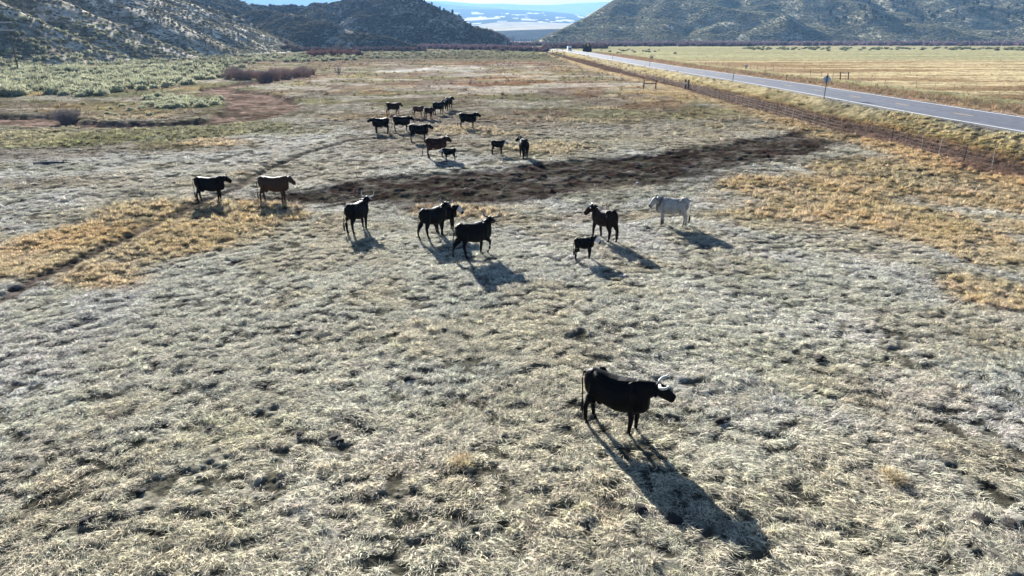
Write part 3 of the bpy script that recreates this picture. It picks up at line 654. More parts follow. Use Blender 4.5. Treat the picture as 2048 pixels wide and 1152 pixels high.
bm = bmesh.new(); tube(bm, [(0, 0, -.4), (.05, 0, .7), (0, .05, 1.9)], [.16, .12, .05], 7)
for a in range(4): tube(bm, [(0, 0, .5 + .2 * a), (math.cos(a * 1.7) * .6, math.sin(a * 1.7) * .6, 1.1 + .25 * a)], [.07, .03], 5)
jt = bm_mesh('trunk', bm); jt.materials.append(bark)
def tree(x, y, z, s, label, group):
    o = empty('juniper_tree', (x, y, z - .2), random.random() * 6, label=label, cat='tree', group=group); o.scale = (s, s, s * random.uniform(.85, 1.15))
    link('crown', random.choice(jm), None, o); link('trunk', jt, None, o)
def hill_hit(u, v, fn, D0, D1):
    for D in np.arange(D0, D1, 3):
        p = at_d(u, v, D)
        if p.z <= float(fn(np.array([p.x]), np.array([p.y]))[0]): return p
    return None
jr = 0; tries = 0
while jr < 72 and tries < 600:
    tries += 1
    u = random.choice((random.gauss(1780, 60), random.gauss(1880, 80), random.uniform(1610, 2050))); v = random.uniform(-4, 46)
    if v > 20 + (2048 - abs(u - 1750)) * .012 + 6: continue
    p = hill_hit(u, v, right_h, 1030, 1500)
    if p is None: continue
    tree(p.x, p.y, p.z, random.uniform(1.8, 3.8), 'dark green juniper among the scatter of junipers high on the right hillside', 'junipers on the right hill'); jr += 1
for u, v in [(1385, 8), (1296, 16), (1440, 20), (1250, 40), (1285, 38), (1652, 60), (1500, 30), (1560, 12), (1340, 55)]:
    p = hill_hit(u, v, right_h, 1030, 1500)
    if p: tree(p.x, p.y, p.z, 1.8, 'small dark juniper standing alone on the lower right hillside', 'lone junipers on the right hill')
for u in (738, 760, 774, 786, 812, 850, 864, 880, 888, 905, 918, 941):
    D = np.interp(u, [700, 770, 830, 870, 935], [950, 920, 880, 860, 830]); x_ = at_d(u, 20, D).x
    tree(x_, D, float(left_h(np.array([x_]), np.array([D]))[0]), random.uniform(1.0, 1.9), 'dark juniper on the skyline of the round hill left of the gap', 'junipers on the left skyline')
for u, v in [(124, 60), (345, 48), (312, 25), (408, 52), (240, 70), (480, 30)]:
    p = hill_hit(u, v, left_h, 180, 900)
    if p: tree(p.x, p.y, p.z, random.uniform(.8, 1.3), 'dark juniper standing out on the pale left hillside', 'junipers on the left hill')
# bare cottonwoods beyond the gap
ct_m = simple('bare cottonwood twigs', (.20, .18, .17), .9)
cw = [twigs(70, 13, 5.0, .16, 500 + k, 5) for k in range(2)]
for m_ in cw: m_.materials.append(ct_m)
bm = bmesh.new(); tube(bm, [(0, 0, -1), (.1, 0, 4), (0, .2, 9)], [.6, .45, .15], 7); cwt = bm_mesh('trunk', bm); cwt.materials.append(bark)
for i in range(34):
    u = 990 + i * 4.2 + random.uniform(-2, 2); D = random.uniform(1750, 2100) if u < 1030 else random.uniform(2050, 2300); x_ = at_d(u, 80, D).x
    o = empty('bare_tree', (x_, D, -3), random.random() * 6, label='hazy leafless cottonwood in the grove beyond the gap' if u < 1030 else 'hazy leafless cottonwood in the thin row beyond the gap', cat='tree', group='cottonwood grove' if u < 1030 else 'cottonwood row')
    s = random.uniform(.9, 1.5) if u < 1030 else random.uniform(.55, .9); o.scale = (s, s, s); link('crown', random.choice(cw), None, o); link('trunk', cwt, None, o)

# ------------------------------------------------------------------ fences, poles, signs
steel = simple('rusty steel post', (.10, .075, .06), .7, .3, 3); wood = simple('weathered timber', (.13, .10, .08), .9, .35, 5); dkwood = simple('dark timber', (.05, .042, .038), .9); wirem = simple('barbed wire', (.14, .11, .10), .6)
galv = simple('galvanised steel', (.42, .42, .40), .5, .15, 4, .6)
def gz_(x, y): return float(ground_h(np.array([x]), np.array([y]), False)[0])
def tpost(h=1.45, r=.035):
    bm = bmesh.new(); box(bm, (0, 0, h / 2 - .15), (.012, r * 2, h + .3)); box(bm, (r * .5, 0, h / 2 - .15), (r, .012, h + .3))
    for k in range(5): box(bm, (-.02, 0, .3 + k * .25), (.03, .02, .02))
    return bm_mesh('post', bm)
tp = tpost(); tp.materials.append(steel)
def fence(name, pts, spacing, label, wires=(.35, .65, .95, 1.25), rad=.0045, h=1.0):
    root = empty(name, (pts[0][0], pts[0][1], gz_(*pts[0])), label=label, cat='fence'); P = []
    for a, b in zip(pts, pts[1:]):
        L = math.hypot(b[0] - a[0], b[1] - a[1]); n = max(1, round(L / spacing)); P += [(a[0] + (b[0] - a[0]) * i / n, a[1] + (b[1] - a[1]) * i / n) for i in range(n)]
    P.append(pts[-1]); o0 = root.location
    for i, (x, y) in enumerate(P[:100]):
        p = link('post', tp, None, root); p.location = (x - o0.x, y - o0.y, gz_(x, y) - o0.z); p.rotation_euler = (random.gauss(0, .04), random.gauss(0, .04), random.gauss(0, .3)); p.scale = (1.2, 1.2, h * random.uniform(.92, 1.06))
    P = P[:100]
    for w in wires:
        bm = bmesh.new(); tube(bm, [(x - o0.x, y - o0.y, gz_(x, y) - o0.z + w * h) for x, y in P], [rad] * len(P), 4, False); link('wire', bm_mesh('wire', bm), wirem, root)
    return root
FL = [at(u, v) for u, v in [(2120, 362), (1983, 338), (1876, 311), (1782, 286), (1681, 267), (1601, 247), (1539, 226), (1485, 210), (1438, 198), (1376, 178)]]
fence('wire_fence', [(p.x, p.y) for p in FL], 2.75, 'long barbed wire fence of steel posts nearest the pasture, left of the road')
FL2 = [at(u, v) for u, v in [(1370, 176), (1300, 156), (1240, 139), (1200, 127), (1176, 119)]]
fence('wire_fence', [(p.x, p.y) for p in FL2], 4.0, 'barbed wire fence running on from the timber gate posts toward the gap')
FR = [at(u, v) for u, v in [(2120, 203), (1998, 191.5), (1906, 185), (1832, 176.5), (1769, 171), (1716, 164), (1600, 150), (1500, 139), (1400, 128)]]
fence('wire_fence', [(p.x, p.y) for p in FR], 5.5, 'barbed wire fence of steel posts across the road beside the tan field')
FS = [at(u, v) for u, v in [(-60, 166), (29, 163), (86, 158), (140, 157), (216, 156), (300, 146), (371, 133)]]
fence('wire_fence', [(p.x, p.y) for p in FS], 9, 'wire fence with sparse posts through the sagebrush at the left', h=1.5)
# timber pieces
def post_mesh(name, h, r, mat, n=9):
    bm = bmesh.new(); tube(bm, [(0, 0, -.4), (.01, 0, h * .5), (0, 0, h - .02), (0, 0, h)], [r * 1.05, r, r * .96, r * .8], n); m_ = bm_mesh(name, bm); m_.materials.append(mat); return m_
a, b = at(1287, 178), at(1311, 178)
o = empty('timber_brace', ((a.x + b.x) / 2, a.y, 0), label='dark timber H brace of two posts and a rail standing alone in the pasture', cat='brace'); hw = (b.x - a.x) / 2
pm = post_mesh('post', 1.65, .11, dkwood)
for s in (-1, 1): link('post', pm, None, o).location = (s * hw, 0, 0)
bm = bmesh.new(); tube(bm, [(-hw, 0, .95), (hw, 0, .97)], [.085, .085], 8); link('rail', bm_mesh('rail', bm), dkwood, o)
for u, lab in ((1370, 'left one of the two thick dark gate posts in the pasture fence'), (1376, 'right one of the two thick dark gate posts in the pasture fence')):
    p = at(u, 178); o = link('gate_post', post_mesh('gate_post', 1.75, .17, dkwood)); o.location = (p.x, p.y, gz_(p.x, p.y)); tag(o, lab, 'post', 'thick gate posts')
# small white notice between the gate posts
p = at(1371, 168, .9); bm = bmesh.new(); box(bm, (0, 0, 0), (.42, .02, .34)); bmesh.ops.bevel(bm, geom=bm.edges[:], offset=.006, segments=1)
o = link('notice_board', bm_mesh('notice_board', bm), simple('white board', (.7, .7, .7), .6)); q = at(1370, 178); o.location = (q.x + .05, q.y - .19, 1.05); tag(o, 'small white board fixed to the thick fence post', 'sign')
# back of a diamond road sign on a leaning post
base = at(1645, 213, -.1); base.z = gz_(base.x, base.y)
top = at_d(1656, 147, base.y + .5); L = (top - base).length; rot = Vector((0, 0, 1)).rotation_difference((top - base).normalized()).to_euler()
o = empty('road_sign', base, label='grey back of a diamond road sign on a tall post leaning right beside the road', cat='sign'); o.rotation_euler = rot
bm = bmesh.new(); box(bm, (0, 0, L / 2 - .3), (.10, .07, L + .6)); link('post', bm_mesh('post', bm), dkwood, o)
bm = bmesh.new(); box(bm, (0, .06, L - .75), (.86, .012, .86), Matrix.Rotation(R(45), 3, 'Y')); bmesh.ops.bevel(bm, geom=bm.edges[:], offset=.005, segments=1)
link('panel', bm_mesh('panel', bm), simple('aluminium sign back', (.50, .50, .47), .45, .1, 3, .4), o)
bm = bmesh.new(); tube(bm, [(-.3, .045, L - .75), (.3, .045, L - .75)], [.015, .015], 6); link('bracket', bm_mesh('bracket', bm), galv, o)
# the yellow diamond sign far down the road
base = at(1181, 106, 0); base.x = float(road_x(base.y)) + 9; base.z = gz_(base.x, base.y)
o = empty('road_sign', base, label='yellow diamond warning sign before dark brush where the road nears the gap', cat='sign')
H_ = 5.2
bm = bmesh.new(); box(bm, (0, 0, H_ / 2 - .3), (.14, .14, H_ + .2)); link('post', bm_mesh('post', bm), dkwood, o)
bm = bmesh.new(); box(bm, (0, -.09, H_ - .9), (1.0, .02, 1.0), Matrix.Rotation(R(45), 3, 'Y')); link('panel', bm_mesh('panel', bm), simple('sign yellow', (.75, .52, .03), .4, .1), o)
bm = bmesh.new(); box(bm, (0, -.11, H_ - .95), (.12, .012, .6)); box(bm, (.1, -.11, H_ - .62), (.12, .012, .42), Matrix.Rotation(R(-40), 3, 'Y')); link('arrow', bm_mesh('arrow', bm), simple('sign black', (.02, .02, .02), .5), o)
p = base; o = empty('bare_bush', (p.x - .3, p.y + 1.6, p.z), label='dark round bush behind the yellow road sign', cat='shrub')
m_ = bush_mesh(700, .42, 77, True, 1.9, .6); o.scale = (2.6, 2.0, 2.6); link('branches', m_, simple('dark brush', (.045, .034, .03), .9), o); link('stem', wroot, None, o)
# delineators
def delineator(u, v, dz, lab):
    p = at(u, v, .5); p.z = gz_(p.x, p.y); o = empty('delineator_post', p, label=lab, cat='post', group='roadside markers')
    bm = bmesh.new(); box(bm, (0, 0, dz / 2 - .15), (.11, .05, dz + .3)); link('post', bm_mesh('post', bm), dkwood, o)
    bm = bmesh.new(); bmesh.ops.create_cone(bm, cap_ends=True, segments=16, radius1=.05, radius2=.05, depth=.03, matrix=Matrix.Translation((0, -.04, dz - .12)) @ Matrix.Rotation(R(90), 4, 'X')); link('reflector', bm_mesh('reflector', bm), galv, o)
delineator(1465, 167, 1.6, 'thin dark marker post on the near edge of the road left of the leaning sign')
delineator(1299, 136, 1.5, 'thin marker post on the near edge of the road beside a dark culvert patch')
delineator(1225, 121, 1.5, 'farthest thin marker post on the near edge of the road')
# field gate panel and a marker across the road
p = at(1572, 163); o = empty('marker_post', (p.x, p.y, gz_(p.x, p.y)), label='short dark marker post on the far verge left of the leaning sign', cat='post')
link('post', post_mesh('post', 1.35, .07, dkwood), None, o); bm = bmesh.new(); box(bm, (0, -.05, 1.3), (.26, .2, .2)); link('head', bm_mesh('head', bm), dkwood, o)
a, b = at(1680, 161), at(1692, 160.5); o = empty('timber_brace', (a.x, a.y, gz_(a.x, a.y)), label='leaning timber brace with a pale top rail in the far fence', cat='brace')
for dx in (0, b.x - a.x): q = link('post', pm, None, o); q.location = (dx, 0, 0); q.rotation_euler = (0, -.12, 0)
bm = bmesh.new(); tube(bm, [(-.2, 0, 1.5), (b.x - a.x + .1, 0, 1.45)], [.08, .08], 8); link('rail', bm_mesh('rail', bm), galv, o)
# utility poles
def pole(u, v, h, lab, arms):
    p = at(u, v); o = empty('utility_pole', p, label=lab, cat='utility pole'); p0 = float(surf(np.array([p.x]), np.array([p.y]))[0]); o.location.z = p0
    link('pole', post_mesh('pole', h, .17, wood, 10), None, o)
    for z in arms:
        bm = bmesh.new(); box(bm, (-1.1, -.2, z), (5.4, .16, .2)); link('crossarm', bm_mesh('crossarm', bm), simple('pale crossarm', (.55, .52, .48), .8), o)
        bm = bmesh.new()
        for x_ in (-3.4, -1.2, 1.1): tube(bm, [(x_, -.2, z + .1), (x_, -.2, z + .22), (x_, -.2, z + .36)], [.05, .09, .04], 8)
        link('insulator', bm_mesh('insulator', bm), simple('insulator', (.35, .3, .28), .3), o)
    return o
pole(38, 144, 13.2, 'tall weathered utility pole with two pale crossarms at the left edge', (12.9, 10.9))
pole(415, 113, 10.5, 'utility pole standing before the hill road, further from the camera', (10.1,))
# drainage culvert mouths in the verge
for u, v, lab in ((1743, 214, 'dark culvert opening under the near road edge right of the leaning sign'), (1300, 137, 'dark culvert patch under the near road edge by a marker post')):
    p = at(u, v, .55); x_ = float(road_x(p.y)) - 5.9
    bm = bmesh.new(); tube(bm, [(0, 0, 0), (1.2, 0, .02)], [.42, .42], 16, False); tube(bm, [(1.2, 0, .02), (0, 0, 0)], [.36, .36], 16, True)
    o = link('culvert_pipe', bm_mesh('culvert_pipe', bm), simple('corrugated pipe dark', (.03, .03, .03), .8)); o.location = (x_ - .7, p.y, .42); o.scale = (1, 2.2, 1); tag(o, lab, 'culvert')
# log
a, b = at(68, 334), at(145, 331); bm = bmesh.new(); d = b - a
tube(bm, [(-d.x / 2, -d.y / 2, .12), (-d.x * .2, -d.y * .2, .15), (d.x * .1, d.y * .15, .14), (d.x / 2, d.y / 2, .10)], [.11, .15, .14, .09], 10); tube(bm, [(d.x * .25, d.y * .25, .15), (d.x * .32, d.y * .3 + .1, .42)], [.05, .02], 6)
o = link('fallen_log', bm_mesh('fallen_log', bm, True), simple('grey dead wood', (.06, .06, .065), .8, .3, 4)); o.location = (a + b) / 2 + Vector((0, 0, .08)); tag(o, 'long dark fallen log lying on pale grass at the far left', 'log')
# rocks
def rock(u, v, r, rgb, lab, name='rock', flat_=.6, group=None, seed=0):
    rr = random.Random(seed + int(u * 7 + v)); bm = bmesh.new(); bmesh.ops.create_icosphere(bm, subdivisions=3, radius=r)
    ph = [rr.uniform(0, 6) for _ in range(6)]
    for v_ in bm.verts:
        c = v_.co / r; k = 1 + .16 * math.sin(c.x * 3 + ph[0]) + .14 * math.sin(c.y * 4 + ph[1]) + .10 * math.sin(c.z * 6 + c.x * 5 + ph[2]) + rr.uniform(-.04, .04)
        v_.co = Vector((v_.co.x * k * 1.25, v_.co.y * k, v_.co.z * k * flat_))
    p = at(u, v); m_ = bm_mesh(name, bm); o = link(name, m_, rgb); o.location = (p.x, p.y, float(ground_h(p.x, p.y)) + r * flat_ * .35); o.rotation_euler = (0, 0, rr.uniform(0, 6))
    return tag(o, lab, 'rock' if name == 'rock' else 'dung', group)
rockm = simple('grey rock', (.33, .30, .27), .9, .4, 5); darkrock = simple('dark rock', (.06, .05, .045), .9, .3, 8); dungm = simple('dried dung', (.022, .018, .015), .95, .4, 12)
rock(1247, 556, .16, rockm, 'pale grey rock at the tip of the tagged calf\'s shadow'); rock(1255, 559, .11, darkrock, 'dark stone against the right side of the pale rock')
rock(1276, 363, .13, rockm, 'small white stone on the dark mud channel'); rock(1625, 308, .14, rockm, 'small pale stone at the mud channel near the fence')
dungs = [(425, 709, .16), (515, 770, .14), (523, 769, .12), (252, 750, .13), (298, 717, .12), (437, 740, .11), (597, 664, .12), (710, 526, .14), (820, 762, .16), (1446, 846, .15), (1638, 724, .17), (1628, 720, .12), (1962, 1052, .18), (2015, 1058, .13), (1625, 757, .11), (726, 826, .12), (716, 838, .08), (670, 872, .12), (680, 880, .1),
         (890, 664, .13), (1280, 1027, .16), (1345, 1045, .13), (178, 1042, .13), (283, 984, .09), (340, 300, .14), (150, 397, .12), (136, 412, .1), (73, 375, .16), (180, 395, .1), (890, 400, .1), (990, 540, .12), (1352, 492, .12), (1430, 497, .12), (1070, 473, .1), (1500, 760, .1), (420, 858, .13), (440, 862, .1), (1860, 350, .14), (1805, 345, .1), (1265, 733, .1), (905, 590, .09), (640, 520, .1), (600, 870, .09), (1110, 625, .09), (770, 690, .1), (355, 665, .1), (205, 690, .12), (1010, 880, .09), (980, 720, .08), (560, 600, .1), (1490, 655, .09), (330, 845, .1), (1700, 660, .1), (1740, 560, .1), (1560, 520, .1)]
for u, v, r in dungs: rock(u, v, r, dungm, 'dried black dung pat lying in the pale grass', 'dung_pat', .42, 'dung pats in the pasture')

# ------------------------------------------------------------------ van on the road
vy = 452.0; vx = float(road_x(vy)) - 1.9
o = empty('van', (vx, vy, 1.01), R(180 + 4), label='small white box van driving on the road toward the camera near the gap', cat='van')   # local +Y is its front
vw = simple('white van paint', (.80, .80, .78), .35, .05); gl = simple('dark glass', (.03, .035, .04), .1); tyre = simple('tyre rubber', (.02, .02, .02), .9)
bm = bmesh.new(); box(bm, (0, -1.0, 1.65), (2.3, 4.0, 2.5)); bmesh.ops.bevel(bm, geom=bm.edges[:], offset=.08, segments=2); link('cargo_box', bm_mesh('cargo_box', bm), vw, o)
bm = bmesh.new(); vs = box(bm, (0, 1.75, 1.15), (2.05, 1.9, 1.55))
for v_ in vs:
    if v_.co.z > 1.5 and v_.co.y > 2: v_.co.y -= .75
bmesh.ops.bevel(bm, geom=bm.edges[:], offset=.07, segments=2); link('cab', bm_mesh('cab', bm), vw, o)
bm = bmesh.new(); f = [bm.verts.new(q) for q in ((-.88, 2.55, 1.30), (.88, 2.55, 1.30), (.8, 2.18, 1.82), (-.8, 2.18, 1.82))]; bm.faces.new(f); e = bmesh.ops.extrude_face_region(bm, geom=bm.faces[:])
for v_ in e['geom']:
    if isinstance(v_, bmesh.types.BMVert): v_.co += Vector((0, -.1, -.05))
link('windscreen', bm_mesh('windscreen', bm), gl, o)
for sx in (-1, 1):
    bm = bmesh.new(); box(bm, (sx * .75, 2.71, .85), (.3, .05, .18)); link('headlight', bm_mesh('headlight', bm), simple('lamp glass', (.8, .8, .75), .2), o)
    for wy in (-2.0, 1.7):
        bm = bmesh.new(); bmesh.ops.create_cone(bm, cap_ends=True, segments=20, radius1=.4, radius2=.4, depth=.26, matrix=Matrix.Translation((sx * .95, wy, .4)) @ Matrix.Rotation(R(90), 4, 'Y')); link('wheel', bm_mesh('wheel', bm), tyre, o)
bm = bmesh.new(); box(bm, (0, 2.72, .5), (2.0, .14, .22)); link('bumper', bm_mesh('bumper', bm), tyre, o)

# ------------------------------------------------------------------ cattle
def coat(name, rgb, white=(.62, .58, .53), speck=False, rough=.55):
    m, nt, b = material(name); a = N(nt, 'ShaderNodeAttribute', attribute_name='white'); tc = N(nt, 'ShaderNodeTexCoord')
    mx = N(nt, 'ShaderNodeMix', data_type='RGBA'); mx.inputs[6].default_value = (*rgb, 1); mx.inputs[7].default_value = (*white, 1)
    fac = a.outputs['Fac']
    if speck:
        n1 = noise_n(nt, tc.outputs['Object'], 3.2, 5, .75); n2 = mrange(nt, noise_n(nt, tc.outputs['Object'], 22, 3),   .40, .56, .62, 1)
        fac = mul(nt, mul(nt, mrange(nt, n1, .34, .52, .5, 1), n2), fac)
    nt.links.new(fac, mx.inputs[0]); nt.links.new(mx.outputs[2], b.inputs['Base Color']); b.inputs['Roughness'].default_value = rough; b.inputs['Specular IOR Level'].default_value = .07
    bp = N(nt, 'ShaderNodeBump'); bp.inputs['Strength'].default_value = .35; bp.inputs['Distance'].default_value = .02; nt.links.new(noise_n(nt, tc.outputs['Object'], 14, 5), bp.inputs['Height']); nt.links.new(bp.outputs[0], b.inputs['Normal'])
    return m
COATS = {'black': coat('black hide', (.004, .0038, .004)), 'brownblack': coat('brown black hide', (.016, .009, .007)), 'brown': coat('brown hide', (.055, .031, .019)), 'darkbrown': coat('dark red brown hide', (.028, .012, .009)),
         'red': coat('red calf hide', (.085, .036, .02)), 'white': coat('speckled white hide', (.07, .06, .055), (.42, .39, .34), True)}
horn_shaded = simple('shaded horn', (.20, .175, .14), .6, .3, 8); hornm = simple('horn', (.60, .56, .48), .35, .2, 8); hoofm = simple('hoof', (.03, .025, .02), .6); switchm = simple('tail hair', (.012, .01, .01), .8); eyem = simple('eye', (.01, .01, .01), .1); tagm = simple('red ear tag', (.55, .02, .02), .4)  # herd horns darkened in colour to stand in for backlit silhouettes
def dirv(yaw, pitch, side=1): return Vector((math.cos(pitch) * math.cos(yaw), math.cos(pitch) * math.sin(yaw), math.sin(pitch)))
def make_cow(px, py, heading, kind, label, scale=1.0, calf=False, neck=(0, 25), head=(0, -30), horns=1, legs=(0, 0, 0, 0), tail=(0, 0), white_face=False, raise_fl=False, tagged=False, fwd_horns=False, pale_horns=False, vox=.018, bellyf=1.0):
    """legs: fore-aft foot shift of front-left, front-right, hind-left, hind-right"""
    bm = bmesh.new()
    Lk, Dk = (.82, .80) if calf else (1, 1); hk = 1.0 if calf else 1.0
    T = [(-.86, 1.21, .98, .10), (-.79, 1.29, .82, .19), (-.66, 1.345, .72, .255), (-.45, 1.32, .69, .29), (-.2, 1.28, .62, .33), (.05, 1.265, .565, .345), (.28, 1.29, .565, .32), (.48, 1.30, .59, .265), (.64, 1.285, .60, .225), (.78, 1.235, .64, .17), (.88, 1.17, .74, .09)]
    n = 16; rings = []
    for x, zt, zb, w in T:
        zb -= .03
        if calf: zb = zt - (zt - zb) * .86
        else: zb = zt - (zt - zb) * bellyf
        cz = (zt + zb) / 2; hh = (zt - zb) / 2; ring = []
        for k in range(n):
            a = k * 2 * math.pi / n; ca, sa = math.cos(a), math.sin(a); e = .82
            yy = w * Dk * math.copysign(abs(ca) ** e, ca) * (1 - .20 * max(0, sa) + .04 * max(0, -sa)); zz = cz + hh * math.copysign(abs(sa) ** .92, sa)
            ring.append(bm.verts.new((x * Lk, yy, zz)))
        rings.append(ring)
    for a, b in zip(rings, rings[1:]):
        for k in range(n): bm.faces.new((a[k], a[(k + 1) % n], b[(k + 1) % n], b[k]))
    bm.faces.new(rings[0][::-1]); bm.faces.new(rings[-1])
    # pin bones and hip hooks, shoulder mass
    for s in (-1, 1):
        tube(bm, [(-.55 * Lk, s * .12 * Dk, 1.27), (-.46 * Lk, s * .23 * Dk, 1.25), (-.36 * Lk, s * .19 * Dk, 1.18)], [.07, .065, .05], 8)
        tube(bm, [(.40 * Lk, s * .14 * Dk, 1.26), (.52 * Lk, s * .20 * Dk, 1.05), (.50 * Lk, s * .20 * Dk, .78)], [.06, (.10, .10), .07], 10)
    ny, npi = R(neck[0]), R(neck[1] + 5); hy, hp = R(head[0]), R(head[1] - 4); nd = dirv(ny, npi); N0 = Vector((.62 * Lk, 0, 1.10)); nl = (.43 if fwd_horns else .31) * (.85 if calf else 1)
    poll = N0 + nd * nl
    mid = N0 + (dirv(ny * .55, npi * .8)) * nl * .52
    tube(bm, [Vector((.46 * Lk, 0, 1.02)), N0 + Vector((.0, 0, 0)), mid, poll - nd * .03], [(.19 * Dk, .255), (.165 * Dk, .225), (.135 * Dk, .205), (.11, .155)], 14)
    tube(bm, [Vector((.70 * Lk, 0, .80)), Vector((.78 * Lk, 0, .88)), mid + Vector((0, 0, -.13))], [(.06, .08), (.05, .09), (.03, .06)], 8)   # dewlap
    hd = dirv(hy, hp); hs = Vector((-math.sin(hy), math.cos(hy), 0)); hu = hd.cross(hs) * 1.0; hu = hu if hu.z > 0 else -hu
    pts = [poll - hd * .07 * hk + hu * .01, poll + hd * .04 * hk + hu * .015, poll + hd * .15 * hk, poll + hd * .28 * hk - hu * .012, poll + hd * .39 * hk - hu * .02, poll + hd * .455 * hk - hu * .025, poll + hd * .485 * hk - hu * .03]
    tube(bm, pts, [(.10, .10), (.125, .135), (.125, .15), (.098, .128), (.088, .112), (.102, .104), (.085, .08)], 14)
    tube(bm, [poll + hd * .05 - hu * .08, poll + hd * .25 * hk - hu * .09, poll + hd * .36 * hk - hu * .07], [(.075, .06), (.055, .045), (.04, .03)], 8)   # jaw
    for s in (-1, 1):
        e0 = poll + hs * s * .085 - hu * .0; ed = (hs * s + hd * -.15 + hu * -.05).normalized()
        tube(bm, [e0, e0 + ed * .10, e0 + ed * .20 - hu * .02, e0 + ed * .285 - hu * .045], [(.035, .028), (.075, .026), (.07, .024), (.025, .016)], 8)
    lx = legs; hooves = []
    for i, s in enumerate((1, -1)):
        sh = lx[i]; w = .155 * Dk; x0 = .50 * Lk
        if raise_fl and i == 1:
            P = [(x0, s * w, .86), (x0 + .02, s * w, .70), (x0 + .24, s * w, .52), (x0 + .22, s * w, .27), (x0 + .12, s * w, .16), (x0 + .10, s * w, .09)]
        else: P = [(x0 - .02, s * w, .86), (x0 + sh * .1 - .02, s * w, .70), (x0 + sh * .6 + .02, s * w * .98, .40), (x0 + sh * .95, s * w * .96, .14), (x0 + sh, s * w * .96, .09), (x0 + sh + .03, s * w * .96, .045)]
        tube(bm, P, [(.10, .15), (.095, .125), .070, .048, .056, .058], 10); hooves.append((P[-1], s))
    for i, s in enumerate((1, -1)):
        sh = lx[2 + i]; w = .165 * Dk; x0 = -.62 * Lk
        P = [(x0 + .12, s * w * .55, 1.20), (x0 + .07, s * w * .8, 1.04), (x0 + .07, s * w * 1.0, .86), (x0 + .03 + sh * .2, s * w * 1.1, .68), (x0 - .10 + sh * .65, s * w, .47), (x0 - .07 + sh * .95, s * w * .98, .15), (x0 - .04 + sh, s * w * .98, .09), (x0 + .0 + sh, s * w * .98, .045)]
        tube(bm, P, [(.07, .10), (.13, .19), (.135, .215), (.105, .155), (.064, .088), .050, .056, .058], 10); hooves.append((P[-1], s))
    if not calf: tube(bm, [(-.45, 0, .66), (-.42, 0, .58), (-.40, 0, .53)], [(.11, .12), (.10, .10), (.06, .06)], 10)      # udder
    ty, tl = tail; tb = Vector((-.84 * Lk, 0, 1.24)); tp_ = [tb + Vector((.06, 0, .0)), tb + Vector((-.07, ty * .1, -.03)), tb + Vector((-.11 - tl * .3, ty * .4, -.25)), tb + Vector((-.09 - tl * .6, ty * .8, -.52)), tb + Vector((-.08 - tl * .8, ty, -.74))]
    if calf: tp_ = [tb + (q - tb) * .8 for q in tp_]
    tube(bm, tp_, [.035, .03, .025, .022, .022], 8)
    # voxel union -> one continuous body
    me0 = bm_mesh('body_src', bm); tmp = bpy.data.objects.new('tmp', me0); col.objects.link(tmp)
    md = tmp.modifiers.new('r', 'REMESH'); md.mode = 'VOXEL'; md.voxel_size = vox; md.use_smooth_shade = True
    sm = tmp.modifiers.new('s', 'SMOOTH'); sm.factor = .5; sm.iterations = 9 if vox < .02 else 4
    dg = bpy.context.evaluated_depsgraph_get(); me = bpy.data.meshes.new_from_object(tmp.evaluated_get(dg)); me.name = 'body'
    bpy.data.objects.remove(tmp); bpy.data.meshes.remove(me0)
    me.polygons.foreach_set('use_smooth', np.ones(len(me.polygons), bool)); me.materials.clear()
    co = np.empty(len(me.vertices) * 3); me.vertices.foreach_get('co', co); co = co.reshape(-1, 3)
    # relax ground level feet
    if kind == 'white':
        w_ = np.ones(len(co)); w_ *= sstep(.18, .42, co[:, 2] + (co[:, 0] < 0) * .12)
        dh = np.linalg.norm(co - np.array(pts[-1]), axis=1); w_ *= sstep(.09, .15, dh)
        chest = np.linalg.norm((co - np.array((.82, 0, .85))) * np.array((1, 1, .8)), axis=1); w_ *= .15 + .85 * sstep(.12, .24, chest)
        dhe = np.linalg.norm(co - np.array(poll), axis=1); far_ = np.abs((co - np.array(poll)) @ np.array(hs)); w_ *= 1 - .8 * sstep(.12, .15, far_) * (dhe < .36)
    elif white_face:
        t = (co - np.array(poll)) @ np.array(hd); dl = np.linalg.norm((co - np.array(poll)) - t[:, None] * np.array(hd), axis=1); w_ = sstep(.08, .13, t) * (1 - sstep(.36, .42, t)) * (dl < .2) * sstep(-.9, -.8, -dl)
    else: w_ = np.zeros(len(co))
    a = me.attributes.new('white', 'FLOAT', 'POINT'); a.data.foreach_set('value', w_.astype(np.float32))
    p = at(px, py); root = empty('calf' if calf else 'cow', (0, 0, 0), label=label, cat='calf' if calf else 'cow', group=None)
    th = R(heading); zz = np.mean([float(ground_h(p.x + math.cos(th) * a_ * scale, p.y + math.sin(th) * a_ * scale)) for a_ in (-.6, -.3, .3, .5)])
    root.location = (p.x, p.y, zz - .01); root.rotation_euler = (0, 0, th); root.scale = (scale * .93, scale, scale * 1.13)
    link('body', me, COATS[kind], root)
